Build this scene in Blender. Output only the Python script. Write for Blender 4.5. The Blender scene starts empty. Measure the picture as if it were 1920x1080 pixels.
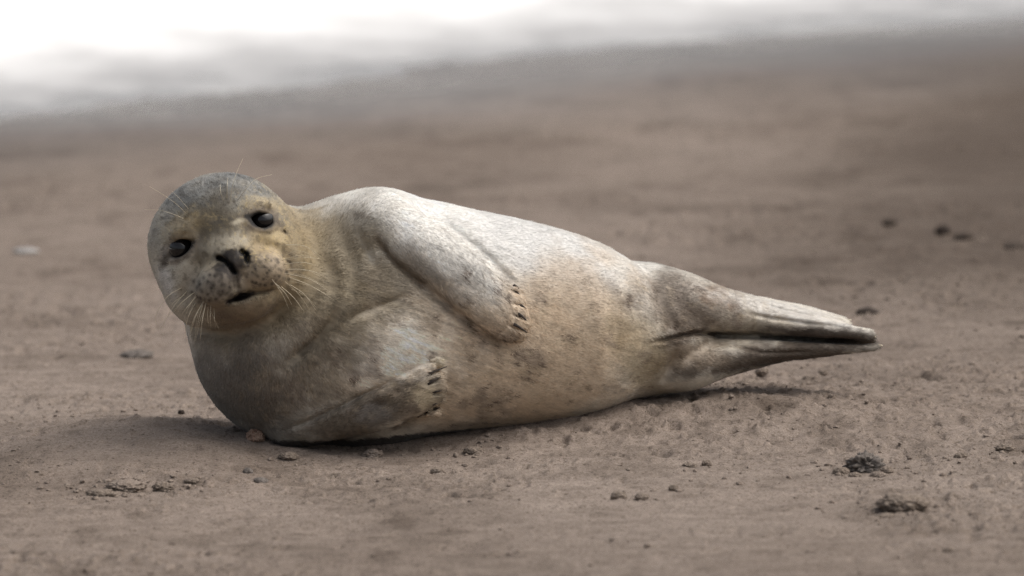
import bpy, math, random
import numpy as np
from mathutils import Vector, Matrix

random.seed(7)
rng = np.random.default_rng(11)
S = bpy.context.scene
COL = S.collection

# ------------------------------------------------------------------ camera
SC = 0.00075          # metres per photograph pixel at the seal
DIST = 14.0           # metres from the camera to the seal
PITCH = math.radians(8.0)
Rv = np.array([1.0, 0, 0])
Uv = np.array([0, math.sin(PITCH), math.cos(PITCH)])
Bv = np.array([0, -math.cos(PITCH), math.sin(PITCH)])
F0 = np.array([0.0, SC * 298 * math.sin(PITCH), SC * 298 * math.cos(PITCH)])
CAM = F0 + DIST * Bv
cd = bpy.data.cameras.new('camera')
cam = bpy.data.objects.new('camera', cd); COL.objects.link(cam)
cam.location = CAM
cam.rotation_euler = (math.radians(90) - PITCH, 0, 0)
cd.sensor_width = 36.0
cd.lens = 36.0 * DIST / (1920 * SC)
cd.clip_start = 0.5; cd.clip_end = 5000
cd.dof.use_dof = True
cd.dof.focus_distance = DIST - 0.12
cd.dof.aperture_fstop = 5.0
S.camera = cam

# ------------------------------------------------------------------ sky, sun, exposure
SUN_EL = math.radians(58); SUN_AZ = math.radians(86)     # azimuth measured from +Y towards +X
W = bpy.data.worlds.new('World'); S.world = W; W.use_nodes = True
nt = W.node_tree; nt.nodes.clear()
sky = nt.nodes.new('ShaderNodeTexSky'); sky.sky_type = 'NISHITA'; sky.sun_disc = False
sky.sun_elevation = SUN_EL; sky.sun_rotation = SUN_AZ
sky.air_density = 1.0; sky.dust_density = 6.0; sky.ozone_density = 0.6
hs = nt.nodes.new('ShaderNodeHueSaturation'); hs.inputs['Saturation'].default_value = 0.42
bgn = nt.nodes.new('ShaderNodeBackground'); bgn.inputs[1].default_value = 0.15
wo = nt.nodes.new('ShaderNodeOutputWorld')
nt.links.new(sky.outputs[0], hs.inputs['Color']); nt.links.new(hs.outputs[0], bgn.inputs[0]); nt.links.new(bgn.outputs[0], wo.inputs[0])
ld = bpy.data.lights.new('sun', 'SUN'); ld.energy = 1.2; ld.angle = math.radians(90); ld.color = (1.0, 0.95, 0.88)
sun = bpy.data.objects.new('sun', ld); COL.objects.link(sun)
sd = Vector((math.sin(SUN_AZ) * math.cos(SUN_EL), math.cos(SUN_AZ) * math.cos(SUN_EL), math.sin(SUN_EL)))
sun.rotation_euler = sd.to_track_quat('Z', 'Y').to_euler(); sun.location = sd * 30
S.cycles.use_denoising = True; S.cycles.denoising_input_passes = 'RGB_ALBEDO_NORMAL'; S.cycles.denoising_prefilter = 'NONE'
S.view_settings.view_transform = 'Standard'; S.view_settings.look = 'None'
S.view_settings.exposure = 0.12; S.view_settings.gamma = 1.0; S.view_settings.use_curve_mapping = False

# ------------------------------------------------------------------ helpers
def tag(o, label=None, cat=None, group=None, kind=None):
    for k, v in (('label', label), ('category', cat), ('group', group), ('kind', kind)):
        if v: o[k] = v
    return o

def w2s(P):
    """photograph-frame units (u, v, depth towards the camera) -> world metres"""
    P = np.asarray(P, float)
    return F0 + SC * ((P[..., 0:1] - 960) * Rv - (P[..., 1:2] - 540) * Uv + P[..., 2:3] * Bv)

def pt(u, v, w):
    k = 1 - w * SC / DIST
    return np.array([960 + (u - 960) * k, 540 + (v - 540) * k, w])

GX, GY = 0.0255, -0.0298
def plane_z(x, y): return GX * (x + 0.27) + GY * y
def on_ground(u, v):
    """where the sight line of a photograph pixel meets the plain beach slope"""
    d = SC * ((u - 960) * Rv - (v - 540) * Uv) - DIST * Bv
    n = np.array([-GX, -GY, 1.0])
    t = (GX * 0.27 - n @ CAM) / (n @ d)
    return CAM + t * d

def hash3(i, j, k, seed):
    n = (i.astype(np.uint32) * np.uint32(374761393) + j.astype(np.uint32) * np.uint32(668265263)
         + k.astype(np.uint32) * np.uint32(2147483647) + np.uint32(seed) * np.uint32(144665))
    n = (n ^ (n >> np.uint32(13))) * np.uint32(1274126177)
    n = n ^ (n >> np.uint32(16))
    return (n & np.uint32(0xffff)).astype(np.float32) / 32767.5 - 1.0

def noise(P, freq=1.0, seed=0):
    P = np.asarray(P, np.float32) * np.float32(1) * np.asarray(freq, np.float32) + np.float32(1000.37)
    I = np.floor(P).astype(np.int64); f = (P - I).astype(np.float32)
    f = f * f * f * (f * (f * 6 - 15) + 10)
    out = 0
    for a in (0, 1):
        wx = f[:, 0] if a else 1 - f[:, 0]
        for b in (0, 1):
            wy = f[:, 1] if b else 1 - f[:, 1]
            for c in (0, 1):
                wz = f[:, 2] if c else 1 - f[:, 2]
                out = out + wx * wy * wz * hash3(I[:, 0] + a, I[:, 1] + b, I[:, 2] + c, seed)
    return out

def fbm(P, freq, octaves=4, seed=0, gain=0.5):
    out = 0; amp = 1.0; tot = 0; fr = np.asarray(freq, np.float32)
    for o in range(octaves):
        out = out + amp * noise(P, fr, seed + 17 * o); tot += amp; amp *= gain; fr = fr * 2.03
    return out / tot

def sstep(a, b, x):
    t = np.clip((x - a) / (b - a), 0, 1); return t * t * (3 - 2 * t)

def mesh_obj(name, verts, faces, mat=None, parent=None, smooth=True, loc=None):
    me = bpy.data.meshes.new(name)
    verts = np.asarray(verts, np.float32)
    if isinstance(faces, np.ndarray):
        k = faces.shape[1]; n = faces.shape[0]
        me.vertices.add(len(verts)); me.vertices.foreach_set('co', verts.ravel())
        me.loops.add(n * k); me.loops.foreach_set('vertex_index', faces.ravel().astype(np.int32))
        me.polygons.add(n); me.polygons.foreach_set('loop_start', np.arange(0, n * k, k, dtype=np.int32))
        me.update(calc_edges=True); me.validate()
    else:
        me.from_pydata(verts.tolist(), [], faces); me.update()
    if smooth: me.polygons.foreach_set('use_smooth', np.ones(len(me.polygons), bool))
    if mat: me.materials.append(mat)
    o = bpy.data.objects.new(name, me); COL.objects.link(o)
    if parent: o.parent = parent
    if loc is not None: o.location = loc
    return o

def set_col(o, name, rgb):
    a = o.data.color_attributes.new(name, 'FLOAT_COLOR', 'POINT')
    c = np.ones((len(rgb), 4), np.float32); c[:, :3] = rgb
    a.data.foreach_set('color', c.ravel())

def newmat(name):
    m = bpy.data.materials.new(name); m.use_nodes = True
    return m, m.node_tree, m.node_tree.nodes['Principled BSDF']

def N(nt, t, **kw):
    n = nt.nodes.new(t)
    for k, v in kw.items():
        if k in n.inputs: n.inputs[k].default_value = v
        else: setattr(n, k, v)
    return n

# ------------------------------------------------------------------ materials
def sand_material():
    m, t, p = newmat('beach_sand')
    geo = N(t, 'ShaderNodeNewGeometry')
    def nz(scale, detail, vec=None, sc=None, rough=0.6):
        n = N(t, 'ShaderNodeTexNoise', Scale=scale, Detail=detail, Roughness=rough)
        if sc:
            mp = N(t, 'ShaderNodeMapping'); mp.inputs['Scale'].default_value = sc
            t.links.new(geo.outputs['Position'], mp.inputs[0]); t.links.new(mp.outputs[0], n.inputs['Vector'])
        else: t.links.new(geo.outputs['Position'], n.inputs['Vector'])
        return n
    big = nz(1.3, 5, sc=(0.8, 0.5, 1)); mid = nz(22, 6, sc=(0.6, 1, 1)); grain = nz(430, 3, rough=0.75)
    r1 = N(t, 'ShaderNodeValToRGB'); r1.color_ramp.elements[0].position = 0.30; r1.color_ramp.elements[1].position = 0.72
    r1.color_ramp.elements[0].color = (0.192, 0.154, 0.126, 1); r1.color_ramp.elements[1].color = (0.266, 0.221, 0.186, 1)
    t.links.new(big.outputs['Fac'], r1.inputs[0])
    r2 = N(t, 'ShaderNodeValToRGB'); r2.color_ramp.elements[0].position = 0.33; r2.color_ramp.elements[1].position = 0.65
    r2.color_ramp.elements[0].color = (0.80, 0.79, 0.78, 1); r2.color_ramp.elements[1].color = (1.06, 1.06, 1.06, 1)
    t.links.new(mid.outputs['Fac'], r2.inputs[0])
    mx = N(t, 'ShaderNodeMix', data_type='RGBA', blend_type='MULTIPLY'); mx.inputs[0].default_value = 1
    t.links.new(r1.outputs[0], mx.inputs[6]); t.links.new(r2.outputs[0], mx.inputs[7])
    r3 = N(t, 'ShaderNodeValToRGB'); r3.color_ramp.elements[0].position = 0.36; r3.color_ramp.elements[1].position = 0.64
    r3.color_ramp.elements[0].color = (0.58, 0.56, 0.53, 1); r3.color_ramp.elements[1].color = (1.36, 1.36, 1.38, 1)
    t.links.new(grain.outputs['Fac'], r3.inputs[0])
    mx2 = N(t, 'ShaderNodeMix', data_type='RGBA', blend_type='MULTIPLY'); mx2.inputs[0].default_value = 0.8
    t.links.new(mx.outputs[2], mx2.inputs[6]); t.links.new(r3.outputs[0], mx2.inputs[7])
    spk = nz(1.0, 4, sc=(170, 120, 170), rough=0.6)
    r4 = N(t, 'ShaderNodeValToRGB'); r4.color_ramp.elements[0].position = 0.53; r4.color_ramp.elements[1].position = 0.68
    r4.color_ramp.elements[0].color = (1, 1, 1, 1); r4.color_ramp.elements[1].color = (0.42, 0.39, 0.36, 1)
    t.links.new(spk.outputs['Fac'], r4.inputs[0])
    mx3 = N(t, 'ShaderNodeMix', data_type='RGBA', blend_type='MULTIPLY'); mx3.inputs[0].default_value = 0.8
    t.links.new(mx2.outputs[2], mx3.inputs[6]); t.links.new(r4.outputs[0], mx3.inputs[7])
    # dampness and darker tone: attribute 0 dry .. 1 soaked (near the waterline)
    wet_and_dark = N(t, 'ShaderNodeAttribute', attribute_name='wet_and_dark')
    dk = N(t, 'ShaderNodeMix', data_type='RGBA', blend_type='MULTIPLY')
    dk.inputs[7].default_value = (0.50, 0.48, 0.46, 1)
    t.links.new(wet_and_dark.outputs['Color'], N(t, 'ShaderNodeSeparateColor').inputs[0])
    sep = [n for n in t.nodes if n.bl_idname == 'ShaderNodeSeparateColor'][-1]
    t.links.new(sep.outputs[0], dk.inputs[0]); t.links.new(mx3.outputs[2], dk.inputs[6])
    t.links.new(dk.outputs[2], p.inputs['Base Color'])
    rr = N(t, 'ShaderNodeMapRange'); rr.inputs['To Min'].default_value = 0.95; rr.inputs['To Max'].default_value = 0.16
    t.links.new(sep.outputs[1], rr.inputs['Value']); t.links.new(rr.outputs[0], p.inputs['Roughness'])
    sp = N(t, 'ShaderNodeMapRange'); sp.inputs['To Min'].default_value = 0.12; sp.inputs['To Max'].default_value = 0.9
    t.links.new(sep.outputs[1], sp.inputs['Value']); t.links.new(sp.outputs[0], p.inputs['Specular IOR Level'])
    b1 = N(t, 'ShaderNodeBump', Strength=0.55, Distance=0.0009); t.links.new(grain.outputs['Fac'], b1.inputs['Height'])
    mid2 = nz(160, 4)
    b2 = N(t, 'ShaderNodeBump', Strength=0.6, Distance=0.0025); t.links.new(mid2.outputs['Fac'], b2.inputs['Height'])
    t.links.new(b1.outputs[0], b2.inputs['Normal'])
    iv = N(t, 'ShaderNodeMapRange'); iv.inputs['To Min'].default_value = 0.6; iv.inputs['To Max'].default_value = 0.05
    t.links.new(sep.outputs[1], iv.inputs['Value']); t.links.new(iv.outputs[0], b2.inputs['Strength']); t.links.new(iv.outputs[0], b1.inputs['Strength'])
    t.links.new(b2.outputs[0], p.inputs['Normal'])
    return m

def lump_material(name, c0, c1, rough=0.9, scale=260):
    m, t, p = newmat(name)
    tc = N(t, 'ShaderNodeTexCoord')
    n = N(t, 'ShaderNodeTexNoise', Scale=scale, Detail=4, Roughness=0.65); t.links.new(tc.outputs['Object'], n.inputs['Vector'])
    r = N(t, 'ShaderNodeValToRGB'); r.color_ramp.elements[0].position = 0.35; r.color_ramp.elements[1].position = 0.68
    r.color_ramp.elements[0].color = (*c0, 1); r.color_ramp.elements[1].color = (*c1, 1)
    t.links.new(n.outputs['Fac'], r.inputs[0]); t.links.new(r.outputs[0], p.inputs['Base Color'])
    p.inputs['Roughness'].default_value = rough; p.inputs['Specular IOR Level'].default_value = 0.10
    b = N(t, 'ShaderNodeBump', Strength=0.6, Distance=0.0012); t.links.new(n.outputs['Fac'], b.inputs['Height']); t.links.new(b.outputs[0], p.inputs['Normal'])
    return m

def coat_material(name, bump=True, sheen=0.0):
    m, t, p = newmat(name)
    a = N(t, 'ShaderNodeAttribute', attribute_name='coat')
    t.links.new(a.outputs['Color'], p.inputs['Base Color'])
    p.inputs['Roughness'].default_value = 0.62; p.inputs['Specular IOR Level'].default_value = 0.28
    p.inputs['Sheen Weight'].default_value = sheen; p.inputs['Sheen Roughness'].default_value = 0.4
    if not bump:
        tr = N(t, 'ShaderNodeBsdfTranslucent'); t.links.new(a.outputs['Color'], tr.inputs[0])
        ms = N(t, 'ShaderNodeMixShader'); ms.inputs[0].default_value = 0.18
        out = [n for n in t.nodes if n.bl_idname == 'ShaderNodeOutputMaterial'][0]
        t.links.new(p.outputs[0], ms.inputs[1]); t.links.new(tr.outputs[0], ms.inputs[2]); t.links.new(ms.outputs[0], out.inputs[0])
    if bump:
        tc = N(t, 'ShaderNodeTexCoord')
        n = N(t, 'ShaderNodeTexNoise', Scale=420, Detail=4, Roughness=0.65); t.links.new(tc.outputs['Object'], n.inputs['Vector'])
        hsv = N(t, 'ShaderNodeMix', data_type='RGBA', blend_type='MULTIPLY'); hsv.inputs[0].default_value = 0.28
        r = N(t, 'ShaderNodeValToRGB'); r.color_ramp.elements[0].position = 0.32; r.color_ramp.elements[1].position = 0.66
        r.color_ramp.elements[0].color = (0.72, 0.70, 0.66, 1); r.color_ramp.elements[1].color = (1.12, 1.12, 1.12, 1)
        t.links.new(n.outputs['Fac'], r.inputs[0]); t.links.new(a.outputs['Color'], hsv.inputs[6]); t.links.new(r.outputs[0], hsv.inputs[7])
        t.links.new(hsv.outputs[2], p.inputs['Base Color'])
        b = N(t, 'ShaderNodeBump', Strength=0.35, Distance=0.0012); t.links.new(n.outputs['Fac'], b.inputs['Height']); t.links.new(b.outputs[0], p.inputs['Normal'])
    return m

M_SAND = sand_material()
M_CLOD = lump_material('damp_sand_lump', (0.135, 0.107, 0.084), (0.26, 0.213, 0.175))
M_DAMP = lump_material('wet_sand_lump', (0.045, 0.035, 0.028), (0.10, 0.08, 0.065))
M_PALE = lump_material('dry_sand_lump', (0.16, 0.125, 0.10), (0.29, 0.24, 0.20))
M_GREY = lump_material('grey_stone', (0.085, 0.073, 0.064), (0.205, 0.180, 0.160), rough=0.9, scale=140)
M_DARK = lump_material('dark_stone', (0.020, 0.015, 0.012), (0.06, 0.045, 0.036), rough=0.7, scale=140)
M_SHELL = lump_material('pink_shell', (0.24, 0.15, 0.11), (0.40, 0.29, 0.22), rough=0.5, scale=90)
M_WHITE = lump_material('white_shell', (0.26, 0.245, 0.23), (0.40, 0.385, 0.365), rough=0.5, scale=90)
M_COAT = coat_material('seal_coat')
M_FUR = coat_material('seal_fur', bump=False, sheen=0.14)

# ------------------------------------------------------------------ the seal as an implicit surface
def cat(stations, n):
    """Catmull-Rom through stations"""
    A = np.array(stations, float); A = np.vstack([2 * A[0] - A[1], A, 2 * A[-1] - A[-2]])
    out = []; m = len(A) - 3
    for i in np.linspace(0, m - 1e-6, n):
        k = int(i); t = i - k
        p0, p1, p2, p3 = A[k:k + 4]
        out.append(0.5 * (2 * p1 + (p2 - p0) * t + (2 * p0 - 5 * p1 + 4 * p2 - p3) * t * t + (3 * p1 - p0 - 3 * p2 + p3) * t ** 3))
    return np.array(out)

def smin(a, b, k):
    h = np.maximum(k - np.abs(a - b), 0) / k
    return np.minimum(a, b) - h * h * k * 0.25
def smax(a, b, k): return -smin(-a, -b, k)

BIG = np.float32(400.0)
def within(P, lo, hi):
    return np.all((P > lo) & (P < hi), axis=1)

def chain_field(P, C, sw=1.0, margin=90):
    """union of spheres C[:, 0:3] radius C[:,3], squashed in depth by sw"""
    r = C[:, 3].max()
    m = within(P, C[:, :3].min(0) - r - margin, C[:, :3].max(0) + r + margin)
    f = np.full(len(P), BIG, np.float32)
    Q = P[m]; g = np.full(len(Q), BIG, np.float32)
    for c in C:
        d = Q - c[:3].astype(np.float32)
        np.minimum(g, np.sqrt(d[:, 0] ** 2 + d[:, 1] ** 2 + (d[:, 2] / sw) ** 2) - np.float32(c[3]), out=g)
    f[m] = g
    return f

def ell_field(P, c, rad, axes=None, margin=70):
    c = np.asarray(c, np.float32); rad = np.asarray(rad, np.float32)
    R_ = rad.max() + margin
    m = within(P, c - R_, c + R_)
    f = np.full(len(P), BIG, np.float32)
    d = P[m] - c
    if axes is not None: d = d @ np.asarray(axes, np.float32).T
    q = d / rad
    k0 = np.sqrt((q * q).sum(1)) + 1e-6
    k1 = np.sqrt(((q / rad) ** 2).sum(1)) + 1e-9
    f[m] = k0 * (k0 - 1) / k1
    return f

def polydist(uv, pts):
    pts = np.asarray(pts, np.float32); best = np.full(len(uv), 1e9, np.float32); tt = np.zeros(len(uv), np.float32)
    n = len(pts) - 1
    for i in range(n):
        a, b = pts[i], pts[i + 1]; ab = b - a
        t = np.clip(((uv - a) @ ab) / (ab @ ab), 0, 1)
        d = np.linalg.norm(uv - (a + t[:, None] * ab), axis=1)
        s = d < best
        best[s] = d[s]; tt[s] = (i + t[s]) / n
    return best, tt

# head frame
HC = np.array([424.0, 466.0, 140.0])
roll = math.radians(18.5); yaw = math.radians(3.5)
A0 = np.array([math.cos(roll), -math.sin(roll), 0]); B0 = np.array([-math.sin(roll), -math.cos(roll), 0]); C0 = np.array([0, 0, 1.0])
HA = A0 * math.cos(yaw) - C0 * math.sin(yaw); HB = B0; HCc = C0 * math.cos(yaw) + A0 * math.sin(yaw)
HAX = np.array([HA, HB, HCc])
def hp(a, b, c): return HC + a * HA + b * HB + c * HCc

BODY = cat([pt(578, 636, -10).tolist() + [206], pt(615, 620, -12).tolist() + [219], pt(680, 601, -18).tolist() + [239],
            pt(760, 596, -30).tolist() + [226], pt(850, 599, -52).tolist() + [210], pt(960, 606, -85).tolist() + [195],
            pt(1060, 614, -118).tolist() + [171], pt(1140, 619, -152).tolist() + [137], pt(1215, 617, -190).tolist() + [121],
            pt(1265, 630, -222).tolist() + [74]], 60)
NECK = cat([pt(432, 478, 105).tolist() + [118], pt(470, 515, 55).tolist() + [145], pt(500, 552, 15).tolist() + [162], pt(560, 615, -5).tolist() + [200]], 22)

def field_trunk(P):
    f = chain_field(P, BODY, 0.93)
    f = smin(f, chain_field(P, NECK, 0.95), 36)
    f = smin(f, ell_field(P, (712, 436, 30), (92, 79, 118), None, 90), 34)      # shoulder
    return f

HEAD = [  # a, b, c, ra, rb, rc, blend
    (0, 8, -18, 138, 132, 138, 20),
    (8, 4, 34, 96, 82, 76, 40),
    (10, -24, 84, 46, 44, 66, 34),
    (8 - 62, -62, 22, 74, 78, 78, 40),
    (8 + 62, -62, 22, 74, 78, 78, 40),
    (9, -100, 58, 60, 47, 72, 20),
    (11 - 40, -61, 110, 51, 42, 54, 14),
    (11 + 40, -61, 110, 51, 42, 54, 14),
    (14, -36, 130, 33, 22, 26, 14),
    (8 - 62, 50, 82, 34, 14, 18, 18),
    (8 + 62, 50, 82, 34, 14, 18, 18),
]
def field_head(P):
    m = within(P, HC - 260, HC + 280)
    f = np.full(len(P), BIG, np.float32)
    Q = P[m]; g = None
    for a, b, c, ra, rb, rc, k in HEAD:
        e = ell_field(Q, hp(a, b, c), (ra, rb, rc), HAX, 120)
        g = e if g is None else smin(g, e, k)
    f[m] = g
    return f

def field_core(P):
    return smin(field_trunk(P), field_head(P), 22)

def surf(u, v, fn=None, lo=-400, hi=420):
    fn = fn or field_core
    w = np.arange(hi, lo, -1.5, dtype=np.float32)
    Q = np.stack([np.full_like(w, u), np.full_like(w, v), w], 1)
    f = fn(Q); i = int(np.argmax(f < 0))
    return float(w[i])
def normal_at(p, fn):
    Q = np.array([p, p + [2, 0, 0], p + [0, 2, 0], p + [0, 0, 2]], np.float32); f = fn(Q)
    g = np.array([f[1] - f[0], f[2] - f[0], f[3] - f[0]]); return g / (np.linalg.norm(g) + 1e-9)

def paddle(stations, n, fn, wfix=None):
    """flattened limb lying on the surface: stations (u, v, half width, half thickness, lift) -> oriented ellipsoids"""
    A = cat(stations, n); out = []
    base = []
    for s in A:
        w = surf(s[0], s[1], fn) if wfix is None else 0
        base.append(w)
    base = np.array(base)
    if wfix is None:
        k = np.ones(7) / 7; bp = np.pad(base, 3, mode='edge'); base = np.convolve(bp, k, 'valid')
    for i, s in enumerate(A):
        c = np.array([s[0], s[1], base[i] + s[4]])
        nn = normal_at(np.array([s[0], s[1], base[i]]), fn)
        nn = nn * 0.6 + np.array([0, -0.1, 0.5]); nn /= np.linalg.norm(nn)
        j0, j1 = max(i - 1, 0), min(i + 1, n - 1)
        t = np.array([A[j1, 0] - A[j0, 0], A[j1, 1] - A[j0, 1], base[j1] + A[j1, 4] - base[j0] - A[j0, 4]]); t /= np.linalg.norm(t)
        nn = nn - t * (nn @ t); nn /= np.linalg.norm(nn)
        b = np.cross(nn, t)
        out.append((c, (s[2], s[2], s[3]), np.array([t, b, nn])))
    return out

def paddle_field(P, E, margin=70):
    C = np.array([e[0] for e in E]); r = max(max(e[1]) for e in E)
    m = within(P, C.min(0) - r - margin, C.max(0) + r + margin)
    f = np.full(len(P), BIG, np.float32)
    Q = P[m]; g = np.full(len(Q), BIG, np.float32)
    for c, rad, ax in E:
        np.minimum(g, ell_field(Q, c, rad, ax, 70), out=g)
    f[m] = g
    return f

# upper fore flipper across the belly
ARM1 = paddle([(735, 430, 62, 54, -34), (788, 466, 54, 52, -4), (840, 503, 51, 46, 10), (890, 545, 50, 38, 17), (930, 580, 49, 31, 20), (950, 597, 45, 27, 19)], 36, field_trunk)
TOES1 = [(963, 546), (973, 563), (980, 585), (981, 607), (971, 631)]
# lower fore flipper pressed against the ground side
ARM2 = paddle([(545, 810, 24, 30, -30), (600, 795, 33, 32, -14), (660, 779, 40, 28, -2), (720, 760, 44, 24, 4), (770, 738, 44, 20, 8), (795, 726, 42, 18, 10)], 26, field_trunk)
TOES2 = [(824, 679), (828, 703), (829, 728), (824, 748), (816, 771)]
def toes(E, tips, r0, r1, lift, wrist):
    out = []
    for (u, v) in tips:
        p1 = np.array([u, v, surf(u, v, field_trunk) + lift])
        p0 = np.array([wrist[0] + (u - wrist[0]) * 0.45, wrist[1] + (v - wrist[1]) * 0.62, 0]); 
        if (u, v) == (824, 679): p0 = np.array([716, 741, 0.0])
        p0[2] = surf(p0[0], p0[1], field_trunk) + lift + 4
        out.append(cat([p0.tolist() + [r0], ((p0 + p1) / 2).tolist() + [(r0 + r1) / 2], p1.tolist() + [r1]], 9))
    return out
T1 = toes(ARM1, TOES1, 17, 11, 14, (900, 552))
T2 = toes(ARM2, TOES2, 14, 7.5, 6, (740, 748))

# hind flippers pressed sole to sole
def hind(stations, n):
    A = cat([pt(s[0], s[1], s[2]).tolist() + list(s[3:]) for s in stations], n); out = []
    for i, s in enumerate(A):
        j0, j1 = max(i - 1, 0), min(i + 1, n - 1)
        t = A[j1, :3] - A[j0, :3]; t /= np.linalg.norm(t)
        nn = np.array([0, -1.0, 0.0]); nn = nn - t * (nn @ t); nn /= np.linalg.norm(nn)
        b = np.cross(nn, t)
        out.append((s[:3], (max(s[3], s[4]) * 0.9, s[3], s[4]), np.array([t, b, nn])))
    return out   # stations: u, v, w, half depth, half height
HU = hind([(1232, 566, -178, 84, 66), (1275, 570, -184, 84, 61), (1330, 583, -208, 74, 50), (1390, 592, -246, 62, 42), (1450, 601, -262, 62, 35), (1510, 609, -278, 62, 27), (1550, 615, -290, 54, 20), (1572, 620, -296, 40, 14)], 80)
HL = hind([(1245, 694, -178, 80, 44), (1285, 687, -186, 80, 46), (1330, 675, -208, 72, 40), (1400, 662, -240, 66, 32), (1460, 655, -262, 64, 24), (1530, 651, -282, 58, 16), (1580, 650, -296, 44, 10)], 90)
def htoes(rows):
    return [cat([pt(*a).tolist() + [ra], pt(*m).tolist() + [(ra + rb) / 2 + 1], pt(*b).tolist() + [rb]], 56) for a, ra, m, b, rb in rows]
TH = htoes([
    ((1400, 572, -285), 20, (1500, 586, -320), (1578, 601, -345), 9),
    ((1400, 578, -255), 20, (1500, 592, -285), (1586, 606, -310), 9),
    ((1430, 600, -215), 24, (1530, 614, -228), (1626, 629, -246), 13),
    ((1430, 610, -240), 22, (1540, 622, -262), (1632, 635, -280), 10),
    ((1420, 664, -215), 18, (1540, 655, -232), (1640, 650, -250), 8),
    ((1420, 660, -250), 18, (1540, 652, -275), (1642, 648, -290), 8),
])

STROKES = [
    ([(440, 564), (459, 557), (478, 553)], 6.5, 8, 150),   # parted lips
    # polyline in the photograph frame, half width, depth (+ cuts in, - raises), lowest depth it acts on
    ([(424, 571), (440, 563), (459, 554), (476, 550), (498, 547), (518, 543)], 4.5, 9, 150),     # mouth
    ([(447, 512), (452, 530), (458, 550)], 4.5, 5, 150),                                          # philtrum
    ([(398, 470), (374, 505), (356, 545), (356, 580)], 15, 8, 100),                               # beside the muzzle
    ([(478, 448), (520, 470), (546, 500), (556, 535)], 15, 8, 100),
    ([(320, 470), (345, 446), (372, 437)], 8, 2.5, 100), ([(470, 393), (497, 388), (526, 402)], 8, 2, 100),   # lid folds
    ([(534, 436), (541, 437)], 4, 5, 80),                                                         # ear
    ([(345, 590), (400, 622), (450, 628), (510, 605), (545, 570), (556, 535)], 12, 10, 40),       # under the jaw
    ([(532, 688), (565, 662), (600, 634), (622, 606), (640, 570)], 12, 16, 20),                   # chest fold
    ([(640, 606), (690, 582), (735, 567), (775, 552)], 10, 8, 20),
    ([(664, 412), (676, 445), (692, 480), (705, 505)], 9, 5, 20),
    ([(704, 436), (716, 462), (742, 494), (765, 512), (800, 545), (870, 600), (938, 645)], 8, 9, 20),   # armpit and under the flipper
    ([(808, 396), (850, 432), (905, 474), (945, 512), (970, 543)], 7, 7, 0),                   # over the flipper
    ([(1112, 505), (1140, 560), (1150, 610), (1150, 665), (1138, 720)], 16, 4, -200),             # belly edge
    ([(1090, 505), (1117, 560), (1126, 610), (1126, 665), (1114, 720)], 18, -4, -200),
    ([(1221, 525), (1240, 575), (1262, 615), (1290, 626)], 12, 6, -260),                          # thigh
    ([(1270, 650), (1255, 690), (1232, 725)], 10, 6, -260),
    ([(1222, 643), (1245, 637), (1300, 625), (1360, 628), (1413, 631), (1450, 633)], 5, 17, -232),   # between the hind flippers
    ([(1410, 631), (1460, 634), (1500, 637), (1600, 642), (1650, 645)], 4, 13, -268),
    ([(1180, 540), (1196, 600), (1190, 680), (1165, 735)], 26, 6, -260),
    ([(532, 806), (580, 788), (637, 762), (690, 736), (760, 702)], 6, 8, 20),                     # above the lower flipper
    ([(600, 470), (625, 520), (620, 570)], 16, 7, 20),
    ([(640, 440), (662, 500), (655, 560)], 14, 7, 20),
    ([(800, 703), (825, 691)], 3.5, 8, 20), ([(802, 718), (826, 708)], 3.5, 8, 20), ([(808, 737), (828, 735)], 3.5, 8, 20), ([(790, 776), (824, 762)], 3.5, 8, 20),
    ([(952, 542), (974, 550)], 3, 7, 20), ([(958, 566), (982, 574)], 3, 7, 20), ([(960, 588), (986, 597)], 3, 7, 20), ([(952, 608), (986, 622)], 3, 7, 20),
    ([(1420, 566), (1470, 580), (1525, 593), (1590, 605)], 3.5, 5, -380), ([(1400, 587), (1450, 597), (1520, 607), (1610, 617)], 4, 6.5, -340), ([(1340, 640), (1430, 662), (1540, 660)], 4, 4, -300),
]
EYES = [(347.0, 467.0, (374, 451), (316, 491), 24, 11.5, -24), (496.5, 414.5, (466, 407), (524, 420), 21, 13.5, 4)]
NOST = [[(418, 484), (430, 489), (441, 500), (447, 511)], [(461, 473), (469, 478), (471, 491)]]
EYEW = []
for e in EYES: EYEW.append(surf(e[0], e[1]))

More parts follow.
